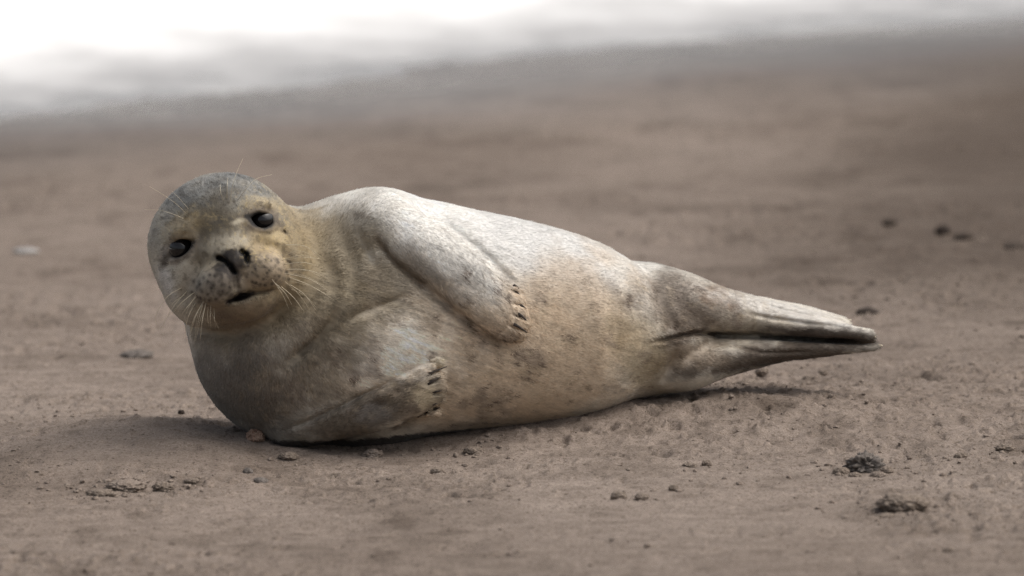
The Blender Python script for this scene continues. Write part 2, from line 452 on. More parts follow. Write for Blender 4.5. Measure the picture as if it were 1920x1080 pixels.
def field(P):
    P = np.asarray(P, np.float32)
    f = field_core(P)
    # hind end
    h = paddle_field(P, HU); l = paddle_field(P, HL)
    for i, c in enumerate(TH):
        g = chain_field(P, c, 1.0, 60)
        if i < 4: h = smin(h, g, 7)
        else: l = smin(l, g, 7)
    f = smin(f, smin(h, l, 2.5), 11)
    # fore flippers
    a = paddle_field(P, ARM1)
    for c in T1: a = smin(a, chain_field(P, c, 0.9, 60), 6)
    f = smin(f, a, (6 + 50 * (1 - sstep(725, 815, P[:, 0]))).astype(np.float32))
    b = paddle_field(P, ARM2)
    for c in T2: b = smin(b, chain_field(P, c, 0.9, 60), 6)
    f = smin(f, b, (6 + 34 * (1 - sstep(560, 680, P[:, 0]))).astype(np.float32))
    # eye openings with raised lids
    for (u, v, ci, co, ra, rb, ang), w in zip(EYES, EYEW):
        m = within(P, np.array([u - 70, v - 70, w - 60]), np.array([u + 70, v + 70, w + 70]))
        Q = P[m]
        t = math.radians(ang) ; d = np.array([co[0] - ci[0], co[1] - ci[1]], float); d /= np.linalg.norm(d); n2 = np.array([-d[1], d[0]])
        x = (Q[:, 0] - u) * d[0] + (Q[:, 1] - v) * d[1]; y = (Q[:, 0] - u) * n2[0] + (Q[:, 1] - v) * n2[1]
        rr = np.sqrt((x / ra) ** 2 + (y / rb) ** 2)
        g = f[m] + 3.5 * np.exp(-(rr / 2.1) ** 2) - 2.0 * np.exp(-((rr - 1.35) / 0.3) ** 2)
        hgt = rb * (1 - (np.abs(x) / ra) ** 2.2)
        cut = np.maximum((np.abs(y) - hgt) * 0.75, w - 19 - Q[:, 2])
        g = smax(g, -cut, 3)
        f[m] = g
    # nostrils
    m = within(P, np.array([400, 460, 200]), np.array([490, 520, 400]))
    Q = P[m]; g = f[m]
    for pl in NOST:
        d, _ = polydist(Q[:, :2], pl)
        g = g + 12 * np.exp(-(d / 4.0) ** 2)
    f[m] = g
    for pl, hw, dep, wmin in STROKES:
        if dep == 0: continue
        A = np.array(pl)
        m = within(P, np.array([A[:, 0].min() - 3 * hw, A[:, 1].min() - 3 * hw, wmin]), np.array([A[:, 0].max() + 3 * hw, A[:, 1].max() + 3 * hw, 420]))
        Q = P[m]
        if not len(Q): continue
        d, t = polydist(Q[:, :2], pl)
        f[m] += dep * np.exp(-(d / hw) ** 2) * (np.clip(4 * t, 0.15, 1) * np.clip(4 * (1 - t), 0.15, 1))
    # loose skin
    f += 1.6 * noise(P, 1 / 60.0, 5) + 0.7 * noise(P, 1 / 22.0, 6)
    return f

def surface_nets(F, O, h):
    ins = F < 0
    nx, ny, nz = F.shape
    c = np.zeros((nx - 1, ny - 1, nz - 1), np.int8)
    for a in (0, 1):
        for b in (0, 1):
            for d in (0, 1):
                c += ins[a:nx - 1 + a, b:ny - 1 + b, d:nz - 1 + d]
    act = (c > 0) & (c < 8)
    idx = np.full(act.shape, -1, np.int64); I = np.argwhere(act); idx[act] = np.arange(len(I))
    acc = np.zeros((len(I), 3)); cnt = np.zeros(len(I))
    cor = [(a, b, d) for a in (0, 1) for b in (0, 1) for d in (0, 1)]
    for p in cor:
        for ax in range(3):
            if p[ax]: continue
            q = list(p); q[ax] = 1
            f0 = F[I[:, 0] + p[0], I[:, 1] + p[1], I[:, 2] + p[2]]; f1 = F[I[:, 0] + q[0], I[:, 1] + q[1], I[:, 2] + q[2]]
            s = (f0 < 0) != (f1 < 0)
            t = f0[s] / (f0[s] - f1[s])
            pos = np.tile(np.array(p, float), (s.sum(), 1)); pos[:, ax] = t
            acc[s] += pos; cnt[s] += 1
    V = (I + acc / cnt[:, None]) * h + O
    faces = []
    for ax in range(3):
        b, d = [(1, 2), (2, 0), (0, 1)][ax]
        sl0 = [slice(None)] * 3; sl1 = [slice(None)] * 3
        sl0[ax] = slice(0, -1); sl1[ax] = slice(1, None)
        E = np.argwhere(ins[tuple(sl0)] != ins[tuple(sl1)])
        ok = (E[:, b] > 0) & (E[:, d] > 0) & (E[:, b] < F.shape[b] - 1) & (E[:, d] < F.shape[d] - 1)
        E = E[ok]
        inside0 = ins[E[:, 0], E[:, 1], E[:, 2]]
        quad = []
        for db, dd in ((1, 1), (0, 1), (0, 0), (1, 0)):
            K = E.copy(); K[:, b] -= db; K[:, d] -= dd
            quad.append(idx[K[:, 0], K[:, 1], K[:, 2]])
        q = np.stack(quad, 1)
        q[~inside0] = q[~inside0][:, ::-1]
        faces.append(q)
    return V, np.vstack(faces)

LO = np.array([262.0, 300.0, -470.0]); HI = np.array([1680.0, 880.0, 350.0])
CELL = 4.5
nC = 4                                  # coarse cells are nC fine cells
dims = np.ceil((HI - LO) / (CELL * nC)).astype(int) * nC + 1
cx = [LO[i] + CELL * nC * np.arange((dims[i] - 1) // nC + 1) for i in range(3)]
G = np.stack(np.meshgrid(*cx, indexing='ij'), -1).reshape(-1, 3)
FC = field(G).reshape([len(c) for c in cx])
near = np.abs(FC) < CELL * nC * 2.4
pad = np.pad(near, 1)
nb = np.zeros_like(near)
for a in range(3):
    for b in range(3):
        for c in range(3):
            nb |= pad[a:a + near.shape[0], b:b + near.shape[1], c:c + near.shape[2]]
ii = [np.clip(np.round(np.arange(dims[i]) / nC).astype(int), 0, len(cx[i]) - 1) for i in range(3)]
Ff = FC[np.ix_(*ii)].astype(np.float32)
mask = nb[np.ix_(*ii)]
fi = np.argwhere(mask)
Ff[mask] = field(LO + fi * CELL)
V, Q = surface_nets(Ff, LO, CELL)

def vnormals(V, Q):
    n = np.zeros_like(V)
    fn = np.cross(V[Q[:, 2]] - V[Q[:, 0]], V[Q[:, 3]] - V[Q[:, 1]])
    for k in range(4): np.add.at(n, Q[:, k], fn)
    return n / (np.linalg.norm(n, axis=1)[:, None] + 1e-9)

def split_quads(V, Q):
    """one linear subdivision of an all-quad mesh"""
    E = np.concatenate([Q[:, [0, 1]], Q[:, [1, 2]], Q[:, [2, 3]], Q[:, [3, 0]]])
    Es = np.sort(E, 1); key = Es[:, 0] * np.int64(len(V)) + Es[:, 1]
    uq, inv = np.unique(key, return_inverse=True)
    a = uq // len(V); b = uq % len(V)
    mid = (V[a] + V[b]) / 2; cen = V[Q].mean(1)
    n = len(Q); e = inv.reshape(4, n) + len(V); ci = np.arange(n) + len(V) + len(uq)
    V2 = np.vstack([V, mid, cen])
    Q2 = np.vstack([np.stack([Q[:, 0], e[0], ci, e[3]], 1), np.stack([e[0], Q[:, 1], e[1], ci], 1),
                    np.stack([ci, e[1], Q[:, 2], e[2]], 1), np.stack([e[3], ci, e[2], Q[:, 3]], 1)])
    return V2, Q2
V, Q = split_quads(V, Q)
def project(V, Q, steps=2):
    for st in range(steps):
        nn = vnormals(V, Q)
        if st == 0:
            sg = 1.0 if (field(V[::97] + nn[::97] * 3) > field(V[::97] - nn[::97] * 3)).mean() > 0.5 else -1.0
        V = V - sg * nn * np.clip(field(V), -3, 3)[:, None] * 0.9
    return V
V = project(V, Q)
NRM = vnormals(V, Q)
if ((V - V.mean(0)) * NRM).sum(1).mean() < 0:
    Q = Q[:, ::-1].copy(); NRM = -NRM

# ------------------------------------------------------------------ coat colouring (pigment, sand stains, dark skin, painted light and shade)
def dab(P, c, r, ang=0, soft=0.5, warp=0.0, seed=1, wmin=-999):
    t = math.radians(ang); d = P[:, :2] - np.array(c)
    x = d[:, 0] * math.cos(t) + d[:, 1] * math.sin(t); y = -d[:, 0] * math.sin(t) + d[:, 1] * math.cos(t)
    q = np.sqrt((x / r[0]) ** 2 + (y / r[1]) ** 2)
    if warp:
        k = (q < 1 + soft + warp) & (P[:, 2] > wmin)
        q[k] += warp * fbm(P[k], 1 / (0.5 * min(r) + 6), 3, seed)
    return (1 - sstep(1 - soft, 1 + soft, q)) * (P[:, 2] > wmin)

def line(P, pl, hw, wmin=-999, warp=0.0, seed=3):
    d, t = polydist(P[:, :2].astype(np.float32), pl)
    if warp:
        k = d < 4 * hw
        d[k] *= (1 + warp * fbm(P[k], 1 / 9.0, 2, seed))
    return np.exp(-(d / hw) ** 2) * (P[:, 2] > wmin)

def coat(P):
    n1 = fbm(P, 1 / 130.0, 4, 21); n2 = fbm(P, 1 / 34.0, 4, 22); n3 = fbm(P, 1 / 9.0, 3, 23)
    c = np.tile(np.array([0.66, 0.625, 0.56]), (len(P), 1))
    def mix(col, k):
        nonlocal c
        k = np.clip(k, 0, 1)[:, None]; c = c * (1 - k) + np.array(col) * k
    mix((0.40, 0.345, 0.265), 0.55 * sstep(0.0, 0.5, n1))
    # pale upper flank, lightened further to carry the light from above
    mix((0.67, 0.665, 0.65), 0.9 * dab(P, (980, 440), (250, 100), 18, 0.6, 0.3, 31))
    mix((0.76, 0.745, 0.71), 0.9 * dab(P, (700, 390), (170, 62), 0, 0.6, 0.3, 32))
    mix((0.74, 0.72, 0.675), 0.8 * dab(P, (880, 530), (130, 62), 38, 0.6, 0.3, 132, 40))
    # sandy tan belly
    mix((0.62, 0.515, 0.395), 0.8 * dab(P, (960, 700), (280, 150), 0, 0.5, 0.5, 33))
    mix((0.52, 0.42, 0.31), 0.55 * dab(P, (1080, 590), (110, 110), 0, 0.6, 0.7, 34))
    mix((0.82, 0.77, 0.69), 1.0 * dab(P, (715, 645), (125, 62), 8, 0.6, 0.5, 133, 0))  # chest lightened in the coat to make up for missing light
    # olive gold neck and face, the face darkened further to stand in for shade
    mix((0.25, 0.205, 0.135), 0.85 * dab(P, (610, 515), (120, 150), -20, 0.6, 0.5, 35, 0))
    mix((0.36, 0.305, 0.21), 0.85 * dab(P, (435, 490), (150, 140), -15, 0.4, 0.3, 134, 60))
    mix((0.31, 0.245, 0.145), 0.75 * dab(P, (525, 450), (75, 95), 0, 0.6, 0.5, 36, 60))
    mix((0.22, 0.18, 0.125), 0.60 * dab(P, (720, 530), (58, 46), 30, 0.6, 0.6, 37, 0))
    mix((0.15, 0.138, 0.125), 0.8 * dab(P, (462, 725), (125, 100), 20, 0.6, 0.6, 38))  # shade on the lower left chest, put into the coat
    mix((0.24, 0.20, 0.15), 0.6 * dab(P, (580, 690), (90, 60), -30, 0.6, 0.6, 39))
    # grey crown, dark brow
    mix((0.215, 0.219, 0.213), 0.95 * dab(P, (400, 366), (150, 66), -16, 0.85, 0.7, 40))
    mix((0.24, 0.225, 0.195), 0.5 * sstep(-0.1, 0.5, n2) * dab(P, (425, 470), (140, 140), 0, 0.4, 0.2, 140, 60))
    mix((0.085, 0.070, 0.048), 0.85 * dab(P, (412, 416), (50, 52), -20, 0.6, 0.7, 41, 60))  # olive brow, deepened with the shade on the face
    mix((0.12, 0.10, 0.07), 0.7 * dab(P, (380, 470), (14, 40), 15, 0.7, 0.6, 141, 60))
    mix((0.52, 0.495, 0.44), 0.65 * dab(P, (332, 510), (38, 70), 10, 0.6, 0.6, 42, 40))
    mix((0.36, 0.32, 0.26), 0.4 * dab(P, (365, 540), (16, 40), 5, 0.7, 0.6, 142, 60))
    mix((0.62, 0.60, 0.57), 0.75 * dab(P, (321, 528), (13, 32), -20, 0.6, 0.4, 43, 40))
    mix((0.48, 0.44, 0.36), 0.6 * dab(P, (430, 460), (36, 22), -20, 0.6, 0.5, 44, 60))
    mix((0.50, 0.41, 0.26), 0.45 * dab(P, (505, 388), (40, 14), 10, 0.6, 0.5, 45, 60))
    mix((0.60, 0.50, 0.33), 0.65 * dab(P, (528, 462), (14, 40), -15, 0.6, 0.5, 46, 60))
    # whisker pads, nose, mouth
    mix((0.28, 0.258, 0.225), 0.8 * dab(P, (405, 536), (52, 34), -10, 0.5, 0.3, 47, 60))
    mix((0.36, 0.30, 0.23), 0.8 * dab(P, (506, 508), (46, 36), -15, 0.5, 0.3, 48, 60))
    mix((0.16, 0.13, 0.105), 0.6 * dab(P, (425, 525), (26, 24), -15, 0.6, 0.6, 148, 60))
    mix((0.22, 0.17, 0.12), 0.75 * dab(P, (470, 588), (62, 26), -14, 0.5, 0.4, 49, 60))
    mix((0.19, 0.15, 0.115), 0.6 * dab(P, (415, 582), (30, 18), 20, 0.6, 0.5, 149, 60))
    mix((0.040, 0.034, 0.031), 0.97 * dab(P, (447, 491), (35, 19), -17, 0.3, 0.7, 50, 60))
    mix((0.085, 0.07, 0.06), 0.85 * dab(P, (447, 512), (15, 16), 0, 0.4, 0.5, 150, 60))
    mix((0.10, 0.085, 0.07), 0.7 * line(P, [(446, 508), (452, 532), (456, 548)], 6, 60, 0.5))
    mix((0.010, 0.009, 0.009), 1.3 * np.maximum(line(P, NOST[0], 6.5, 60, 0.5), line(P, NOST[1], 6, 60, 0.5)))
    mix((0.16, 0.145, 0.13), 0.3 * dab(P, (454, 486), (7, 9), -20, 0.4, 0.4, 51, 60))
    mix((0.03, 0.022, 0.02), 1.1 * line(P, [(436, 565), (446, 561), (462, 554), (480, 550)], 4.5, 60, 0.6))
    mix((0.09, 0.07, 0.055), 0.6 * line(P, [(480, 550), (500, 547), (518, 543)], 2.4, 60, 0.3))
    mix((0.018, 0.014, 0.014), 1.0 * dab(P, (459, 557), (17, 6.5), -14, 0.4, 0.5, 52, 60))
    # follicle dots in rows on the pads
    for (cu, cv, sgn) in ((402, 540, -1), (505, 512, 1)):
        for r_ in range(5):
            for k in range(8):
                u = cu + (k - 3) * 10.5 + (r_ % 2) * 5 + 3.5 * math.sin(k * 3.1 + r_ * 2.3); v = cv + (r_ - 2) * 10.5 - (u - cu) * 0.28 + 3 * math.sin(k * 1.7 + 2 * r_)
                mix((0.045, 0.037, 0.033), (0.72 + 0.26 * math.sin(5 * k + 3 * r_)) * np.exp(-(((P[:, 0] - u) ** 2 + (P[:, 1] - v) ** 2) / (11.0 if sgn < 0 else 8.5))) * (P[:, 2] > 60))
    # grizzled head: dark flecks on the crown, gold flecks on brow and cheeks
    nf = fbm(P, 1 / 5.0, 2, 151); hdm = dab(P, (425, 440), (150, 150), 0, 0.3, 0.1, 152, 40)
    mix((0.07, 0.066, 0.06), 0.6 * sstep(0.05, 0.5, n3) * dab(P, (405, 375), (120, 55), -16, 0.5, 0.4, 153))
    mix((0.50, 0.40, 0.22), 0.55 * sstep(0.15, 0.55, nf) * hdm * np.maximum(dab(P, (505, 420), (60, 70), 0, 0.6, 0.5, 154), 0.5 * dab(P, (370, 425), (60, 40), -20, 0.6, 0.5, 155)))
    mix((0.09, 0.075, 0.055), 0.4 * sstep(0.15, 0.5, fbm(P, 1 / 7.0, 2, 156)) * hdm)
    # eye rims
    for (u, v, ci, co, ra, rb, ang) in EYES:
        d = math.degrees(math.atan2(co[1] - ci[1], co[0] - ci[0]))
        mix((0.13, 0.105, 0.085), 0.75 * dab(P, (u, v), (ra + 13, rb + 11), d, 0.4, 0.4, 53, 60))
        mix((0.015, 0.013, 0.012), 1.0 * dab(P, (u, v), (ra + 2.5, rb + 2.0), d, 0.18, 0.15, 54, 60))
        mix((0.02, 0.017, 0.015), 0.95 * dab(P, ((u + 3 * ci[0]) / 4, (v + 3 * ci[1]) / 4), (10, 5.5), d, 0.45, 0.4, 55, 60))
    mix((0.62, 0.56, 0.44), 0.6 * dab(P, (452, 418), (11, 5), -10, 0.7, 0.7, 56, 60))
    mix((0.09, 0.075, 0.06), 0.7 * dab(P, (318, 490), (6, 16), 30, 0.5, 0.5, 57, 40))
    mix((0.14, 0.11, 0.075), 0.6 * dab(P, (538, 436), (7, 3.5), 20, 0.6, 0.5, 158, 60))
    # brow vibrissa spots
    for u, v in ((363, 404), (356, 412), (372, 408), (434, 382), (446, 379), (426, 386)):
        mix((0.06, 0.048, 0.035), 0.7 * dab(P, (u, v), (3.5, 2.6), 0, 0.7, 0.6, 58, 60))
    mix((0.37, 0.29, 0.17), 0.45 * dab(P, (355, 425), (40, 24), -25, 0.6, 0.5, 59, 60))
    # shoulder mark, darker lines along the folds
    mix((0.22, 0.19, 0.15), 0.6 * dab(P, (680, 408), (18, 9), 10, 0.7, 0.8, 60, 0))
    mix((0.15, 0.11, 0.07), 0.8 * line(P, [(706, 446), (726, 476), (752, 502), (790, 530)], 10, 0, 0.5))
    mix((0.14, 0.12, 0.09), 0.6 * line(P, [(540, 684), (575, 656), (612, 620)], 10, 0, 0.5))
    mix((0.21, 0.175, 0.125), 0.45 * line(P, [(400, 625), (455, 632), (520, 606), (560, 560)], 16, 0, 0.4))  # shade under the jaw, painted into the coat
    mix((0.25, 0.205, 0.15), 0.5 * dab(P, (790, 505), (70, 26), 40, 0.6, 0.5, 61, 0))
    # flipper greys, hind flipper stains and painted shade
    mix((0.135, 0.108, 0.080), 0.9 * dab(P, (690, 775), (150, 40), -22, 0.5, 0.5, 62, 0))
    mix((0.30, 0.285, 0.27), 0.5 * dab(P, (700, 775), (34, 18), -20, 0.6, 0.6, 162, 0))
    mix((0.56, 0.49, 0.37), 0.75 * dab(P, (797, 742), (24, 22), -40, 0.6, 0.6, 63, 0))
    mix((0.60, 0.54, 0.43), 0.8 * dab(P, (824, 676), (14, 8), -20, 0.5, 0.5, 163, 0))
    mix((0.30, 0.29, 0.275), 0.5 * dab(P, (890, 520), (70, 24), 40, 0.6, 0.9, 64, 0))
    mix((0.15, 0.12, 0.09), 0.75 * dab(P, (1255, 545), (30, 55), -20, 0.6, 0.7, 65))
    mix((0.12, 0.085, 0.058), 0.88 * dab(P, (1290, 602), (50, 30), 0, 0.6, 0.7, 66))
    mix((0.28, 0.24, 0.20), 0.75 * dab(P, (1300, 565), (95, 48), 8, 0.6, 0.5, 167))
    mix((0.30, 0.225, 0.165), 0.7 * dab(P, (1345, 558), (40, 22), 10, 0.6, 0.9, 67))
    mix((0.62, 0.60, 0.57), 0.75 * dab(P, (1470, 582), (130, 18), 13, 0.5, 0.5, 168))
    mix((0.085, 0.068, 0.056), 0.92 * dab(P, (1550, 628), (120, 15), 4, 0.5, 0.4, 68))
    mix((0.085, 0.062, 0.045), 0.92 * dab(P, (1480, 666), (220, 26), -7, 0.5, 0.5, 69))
    mix((0.20, 0.15, 0.10), 0.6 * dab(P, (1260, 665), (45, 30), -30, 0.6, 0.6, 70))
    mix((0.24, 0.19, 0.14), 0.75 * dab(P, (1300, 664), (60, 26), -8, 0.6, 0.6, 172))  # shaded top of the lower flipper, put into the colour
    mix((0.11, 0.08, 0.055), 0.85 * dab(P, (1262, 636), (46, 11), -14, 0.6, 0.4, 171))  # shade in the gap between the hind flippers, painted in
    mix((0.33, 0.27, 0.17), 0.55 * dab(P, (1195, 660), (50, 70), -20, 0.6, 0.5, 71))
    # mottled grey-brown blotches low on the belly, tail and arm
    low = dab(P, (950, 680), (260, 150), 0, 0.5, 0.2, 72) + 0.8 * dab(P, (1300, 580), (180, 60), 8, 0.5, 0.2, 73) + 0.6 * dab(P, (560, 720), (170, 110), 0, 0.5, 0.2, 74) + 0.35 * dab(P, (860, 520), (110, 60), 40, 0.5, 0.2, 75)
    mix((0.20, 0.165, 0.14), 0.55 * sstep(0.0, 0.55, n2) * np.clip(low, 0, 1))
    mix((0.12, 0.09, 0.068), 0.75 * sstep(0.18, 0.5, n3) * np.clip(low + 0.10, 0, 1) * sstep(-0.2, 0.35, n2))
    fk = fbm(P, 1 / 6.5, 2, 180); bl = dab(P, (1000, 640), (200, 130), 0, 0.5, 0.3, 181) + 0.6 * dab(P, (1330, 580), (140, 50), 8, 0.5, 0.3, 182) + 0.5 * dab(P, (880, 500), (110, 50), 40, 0.5, 0.3, 183)
    mix((0.15, 0.115, 0.085), 0.65 * sstep(0.28, 0.55, fk) * sstep(-0.3, 0.25, n2) * np.clip(bl, 0, 1))
    mix((0.52, 0.44, 0.33), 0.4 * sstep(0.2, 0.55, fbm(P, 1 / 14.0, 3, 77)) * np.clip(low, 0, 1))
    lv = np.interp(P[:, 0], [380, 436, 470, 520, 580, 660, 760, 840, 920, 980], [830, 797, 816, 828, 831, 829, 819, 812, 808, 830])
    mix((0.055, 0.05, 0.047), 0.9 * sstep(-1.5, 3.5, P[:, 1] - lv + 6.0 + 3.0 * fbm(P, 1 / 14.0, 2, 79)) * (P[:, 0] < 975) * (P[:, 1] > 780))  # contact shade in the gap under the body, painted into the coat
    R2 = np.stack([(P[:, 0] * 0.94 + P[:, 1] * 0.34) / 46.0, (-P[:, 0] * 0.34 + P[:, 1] * 0.94) / 5.5, P[:, 2] / 30.0], 1)
    st = noise(R2, 1.0, 90) + 0.6 * noise(R2 * 1.9, 1.0, 91)
    chest = dab(P, (720, 640), (190, 110), 10, 0.5, 0.2, 92, 0) + 0.5 * dab(P, (900, 560), (160, 90), 30, 0.5, 0.2, 93, 0) + 0.6 * dab(P, (1190, 620), (60, 90), 0, 0.5, 0.2, 94) + 0.25
    c *= (1 + 0.20 * st * np.clip(chest, 0, 1))[:, None]
    c *= (1 + 0.10 * n3 + 0.08 * n2)[:, None]
    c = 0.47 * (np.clip(c, 0.005, 1) / 0.47) ** 1.22
    return np.clip(c, 0.006, 0.82)

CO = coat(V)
ORG = w2s(pt(700, 838, -20)[None])[0]
seal = bpy.data.objects.new('seal', None); COL.objects.link(seal); seal.location = ORG
seal.empty_display_size = 0.2
tag(seal, 'pale mottled seal lying on its side on the sand, face turned to the viewer', 'seal')
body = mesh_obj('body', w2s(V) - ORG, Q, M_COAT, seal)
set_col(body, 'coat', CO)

# ------------------------------------------------------------------ fur: short flat hairs over the whole skin
def make_fur(n):
    T = np.vstack([Q[:, [0, 1, 2]], Q[:, [0, 2, 3]]])
    A, B, C_ = V[T[:, 0]], V[T[:, 1]], V[T[:, 2]]
    ar = np.linalg.norm(np.cross(B - A, C_ - A), axis=1)
    vis = np.where(NRM[T[:, 0], 2] > -0.35, 1.0, 0.25) * ar
    pick = rng.choice(len(T), n, p=vis / vis.sum())
    r1 = rng.random(n); r2 = rng.random(n); s = r1 + r2 > 1; r1[s] = 1 - r1[s]; r2[s] = 1 - r2[s]
    P = A[pick] + r1[:, None] * (B - A)[pick] + r2[:, None] * (C_ - A)[pick]
    nn = NRM[T[pick, 0]]
    nose = hp(12, -36, 150)
    fl = P - nose; fl /= np.linalg.norm(fl, axis=1)[:, None]
    fl = fl + np.array([0.55, 0.12, -0.15]) * sstep(560, 760, P[:, 0])[:, None]
    for pl, hw in (([(742, 428), (840, 500), (960, 605)], 55), ([(545, 818), (660, 782), (800, 726)], 45)):
        d, _ = polydist(P[:, :2].astype(np.float32), pl)
        k = (np.exp(-(d / hw) ** 4) * (P[:, 2] > 0))[:, None]
        ax = np.array([pl[-1][0] - pl[0][0], pl[-1][1] - pl[0][1], 0.0]); ax /= np.linalg.norm(ax)
        fl = fl * (1 - k) + ax * k
    fl += 0.30 * np.stack([fbm(P, 1 / 40.0, 2, 80 + i) for i in range(3)], 1) + 0.16 * rng.normal(size=(n, 3))
    fl -= nn * (fl * nn).sum(1)[:, None]; fl /= np.linalg.norm(fl, axis=1)[:, None] + 1e-6
    L = np.full(n, 9.0)
    dn = np.linalg.norm(P - nose, axis=1)
    L *= 0.42 + 0.58 * sstep(60, 240, dn)
    L *= 0.7 + 0.6 * rng.random(n)
    keep = np.ones(n, bool)
    for (u, v, ci, co, ra, rb, ang) in EYES:
        dd = np.array([co[0] - ci[0], co[1] - ci[1]], float); dd /= np.linalg.norm(dd)
        x = (P[:, 0] - u) * dd[0] + (P[:, 1] - v) * dd[1]; y = -(P[:, 0] - u) * dd[1] + (P[:, 1] - v) * dd[0]
        keep &= ~(((x / (ra + 5)) ** 2 + (y / (rb + 5)) ** 2 < 1) & (P[:, 2] > 60))
    for pl in NOST:
        d, _ = polydist(P[:, :2].astype(np.float32), pl); keep &= ~((d < 9) & (P[:, 2] > 150))
    d, _ = polydist(P[:, :2].astype(np.float32), STROKES[0][0]); keep &= ~((d < 6) & (P[:, 2] > 150))
    lift = 0.09 + 0.11 * rng.random(n)
    guard = rng.random(n) < 0.05; lift[guard] += 0.16
    side = np.cross(nn, fl)
    wd = 0.62 + 0.3 * rng.random(n)
    base = P - nn * 0.6
    mid = base + fl * (0.5 * L)[:, None] + nn * (L * lift * 0.62)[:, None]
    tip = base + fl * L[:, None] + nn * (L * lift)[:, None]
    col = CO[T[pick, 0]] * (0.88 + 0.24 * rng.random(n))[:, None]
    hd = (1 - sstep(120, 260, dn))[:, None]; col = col * (1 + hd * (0.5 * rng.random(n)[:, None] - 0.28))
    k = keep; m = k.sum()
    VV = np.stack([base[k] - side[k] * wd[k][:, None], base[k] + side[k] * wd[k][:, None],
                   mid[k] + side[k] * (0.7 * wd[k])[:, None], mid[k] - side[k] * (0.7 * wd[k])[:, None], tip[k]], 1).reshape(-1, 3)
    i0 = np.arange(m) * 5
    TT = np.vstack([np.stack([i0, i0 + 1, i0 + 2], 1), np.stack([i0, i0 + 2, i0 + 3], 1), np.stack([i0 + 3, i0 + 2, i0 + 4], 1)])
    o = mesh_obj('fur', w2s(VV) - ORG, TT, M_FUR, seal)
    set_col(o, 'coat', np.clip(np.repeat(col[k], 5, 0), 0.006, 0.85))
    fn = nn[k] + 0.22 * fl[k] * rng.normal(size=(m, 1)) + 0.10 * rng.normal(size=(m, 3))
    fn = np.repeat(fn / np.linalg.norm(fn, axis=1)[:, None], 5, 0)
    fw = fn[:, 0:1] * Rv - fn[:, 1:2] * Uv + fn[:, 2:3] * Bv
    at = o.data.attributes.new('custom_normal', 'FLOAT_VECTOR', 'POINT'); at.data.foreach_set('vector', fw.astype(np.float32).ravel())
    tag(o, kind='stuff')
FUR = 300000
if FUR: make_fur(FUR)

# ------------------------------------------------------------------ eyes, claws, whiskers
m, t, p = newmat('seal_eye'); p.inputs['Base Color'].default_value = (0.006, 0.005, 0.006, 1); p.inputs['Roughness'].default_value = 0.06
p.inputs['Specular IOR Level'].default_value = 0.45; M_EYE = m
tc = N(t, 'ShaderNodeTexCoord'); nn_ = N(t, 'ShaderNodeTexNoise', Scale=60); rr_ = N(t, 'ShaderNodeValToRGB')
rr_.color_ramp.elements[0].color = (0.004, 0.0035, 0.004, 1); rr_.color_ramp.elements[1].color = (0.012, 0.010, 0.010, 1)
t.links.new(tc.outputs['Object'], nn_.inputs['Vector']); t.links.new(nn_.outputs['Fac'], rr_.inputs[0]); t.links.new(rr_.outputs[0], p.inputs['Base Color'])

def uv_sphere(nu, nv):
    v = [(0, 0, 1)]; f = []
    for i in range(1, nv):
        a = math.pi * i / nv
        for j in range(nu):
            b = 2 * math.pi * j / nu; v.append((math.sin(a) * math.cos(b), math.sin(a) * math.sin(b), math.cos(a)))
    v.append((0, 0, -1)); last = len(v) - 1
    for j in range(nu): f.append((0, 1 + j, 1 + (j + 1) % nu))
    for i in range(nv - 2):
        for j in range(nu):
            a = 1 + i * nu + j; b = 1 + i * nu + (j + 1) % nu; f.append((a, a + nu, b + nu, b))
    s = 1 + (nv - 2) * nu
    for j in range(nu): f.append((s + j, last, s + (j + 1) % nu))
    return np.array(v), f
SV, SF = uv_sphere(32, 20)
for (u, v, ci, co, ra, rb, ang), w in zip(EYES, EYEW):
    r = 24.0
    vv = SV * r; z = SV[:, 2]
    vv = vv * (1 + 0.05 * np.clip((z - 0.8) / 0.2, 0, 1))[:, None]
    c = np.array([u, v, w - r - 7.5])
    mesh_obj('eye', w2s(vv * np.array([1, -1, 1]) + c) - ORG, SF, M_EYE, seal)

M_CLAW = lump_material('claw_horn', (0.025, 0.020, 0.018), (0.09, 0.075, 0.065), rough=0.4, scale=200)
M_CLAWP = lump_material('pale_claw_horn', (0.45, 0.38, 0.28), (0.68, 0.60, 0.48), rough=0.45, scale=200)
M_WHISK = lump_material('whisker_hair', (0.50, 0.43, 0.31), (0.68, 0.60, 0.46), rough=0.4, scale=100)
def tube(name, pts, rad, mat, seg=6, parent=seal, flat=1.0):
    pts = np.asarray(pts, float); n = len(pts); V_ = []; F_ = []
    for i in range(n):
        t = pts[min(i + 1, n - 1)] - pts[max(i - 1, 0)]; t /= np.linalg.norm(t) + 1e-9
        a = np.cross(t, [0.13, 0.31, 0.94]); a /= np.linalg.norm(a); b = np.cross(t, a)
        for j in range(seg):
            th = 2 * math.pi * j / seg; V_.append(pts[i] + rad[i] * (a * math.cos(th) + flat * b * math.sin(th)))
    for i in range(n - 1):
        for j in range(seg):
            F_.append((i * seg + j, i * seg + (j + 1) % seg, (i + 1) * seg + (j + 1) % seg, (i + 1) * seg + j))
    F_.append(tuple(range(seg))[::-1]); F_.append(tuple(range((n - 1) * seg, n * seg)))
    return mesh_obj(name, w2s(np.array(V_)) - ORG, F_, mat, parent)
def full_surf(u, v): return surf(u, v, field)
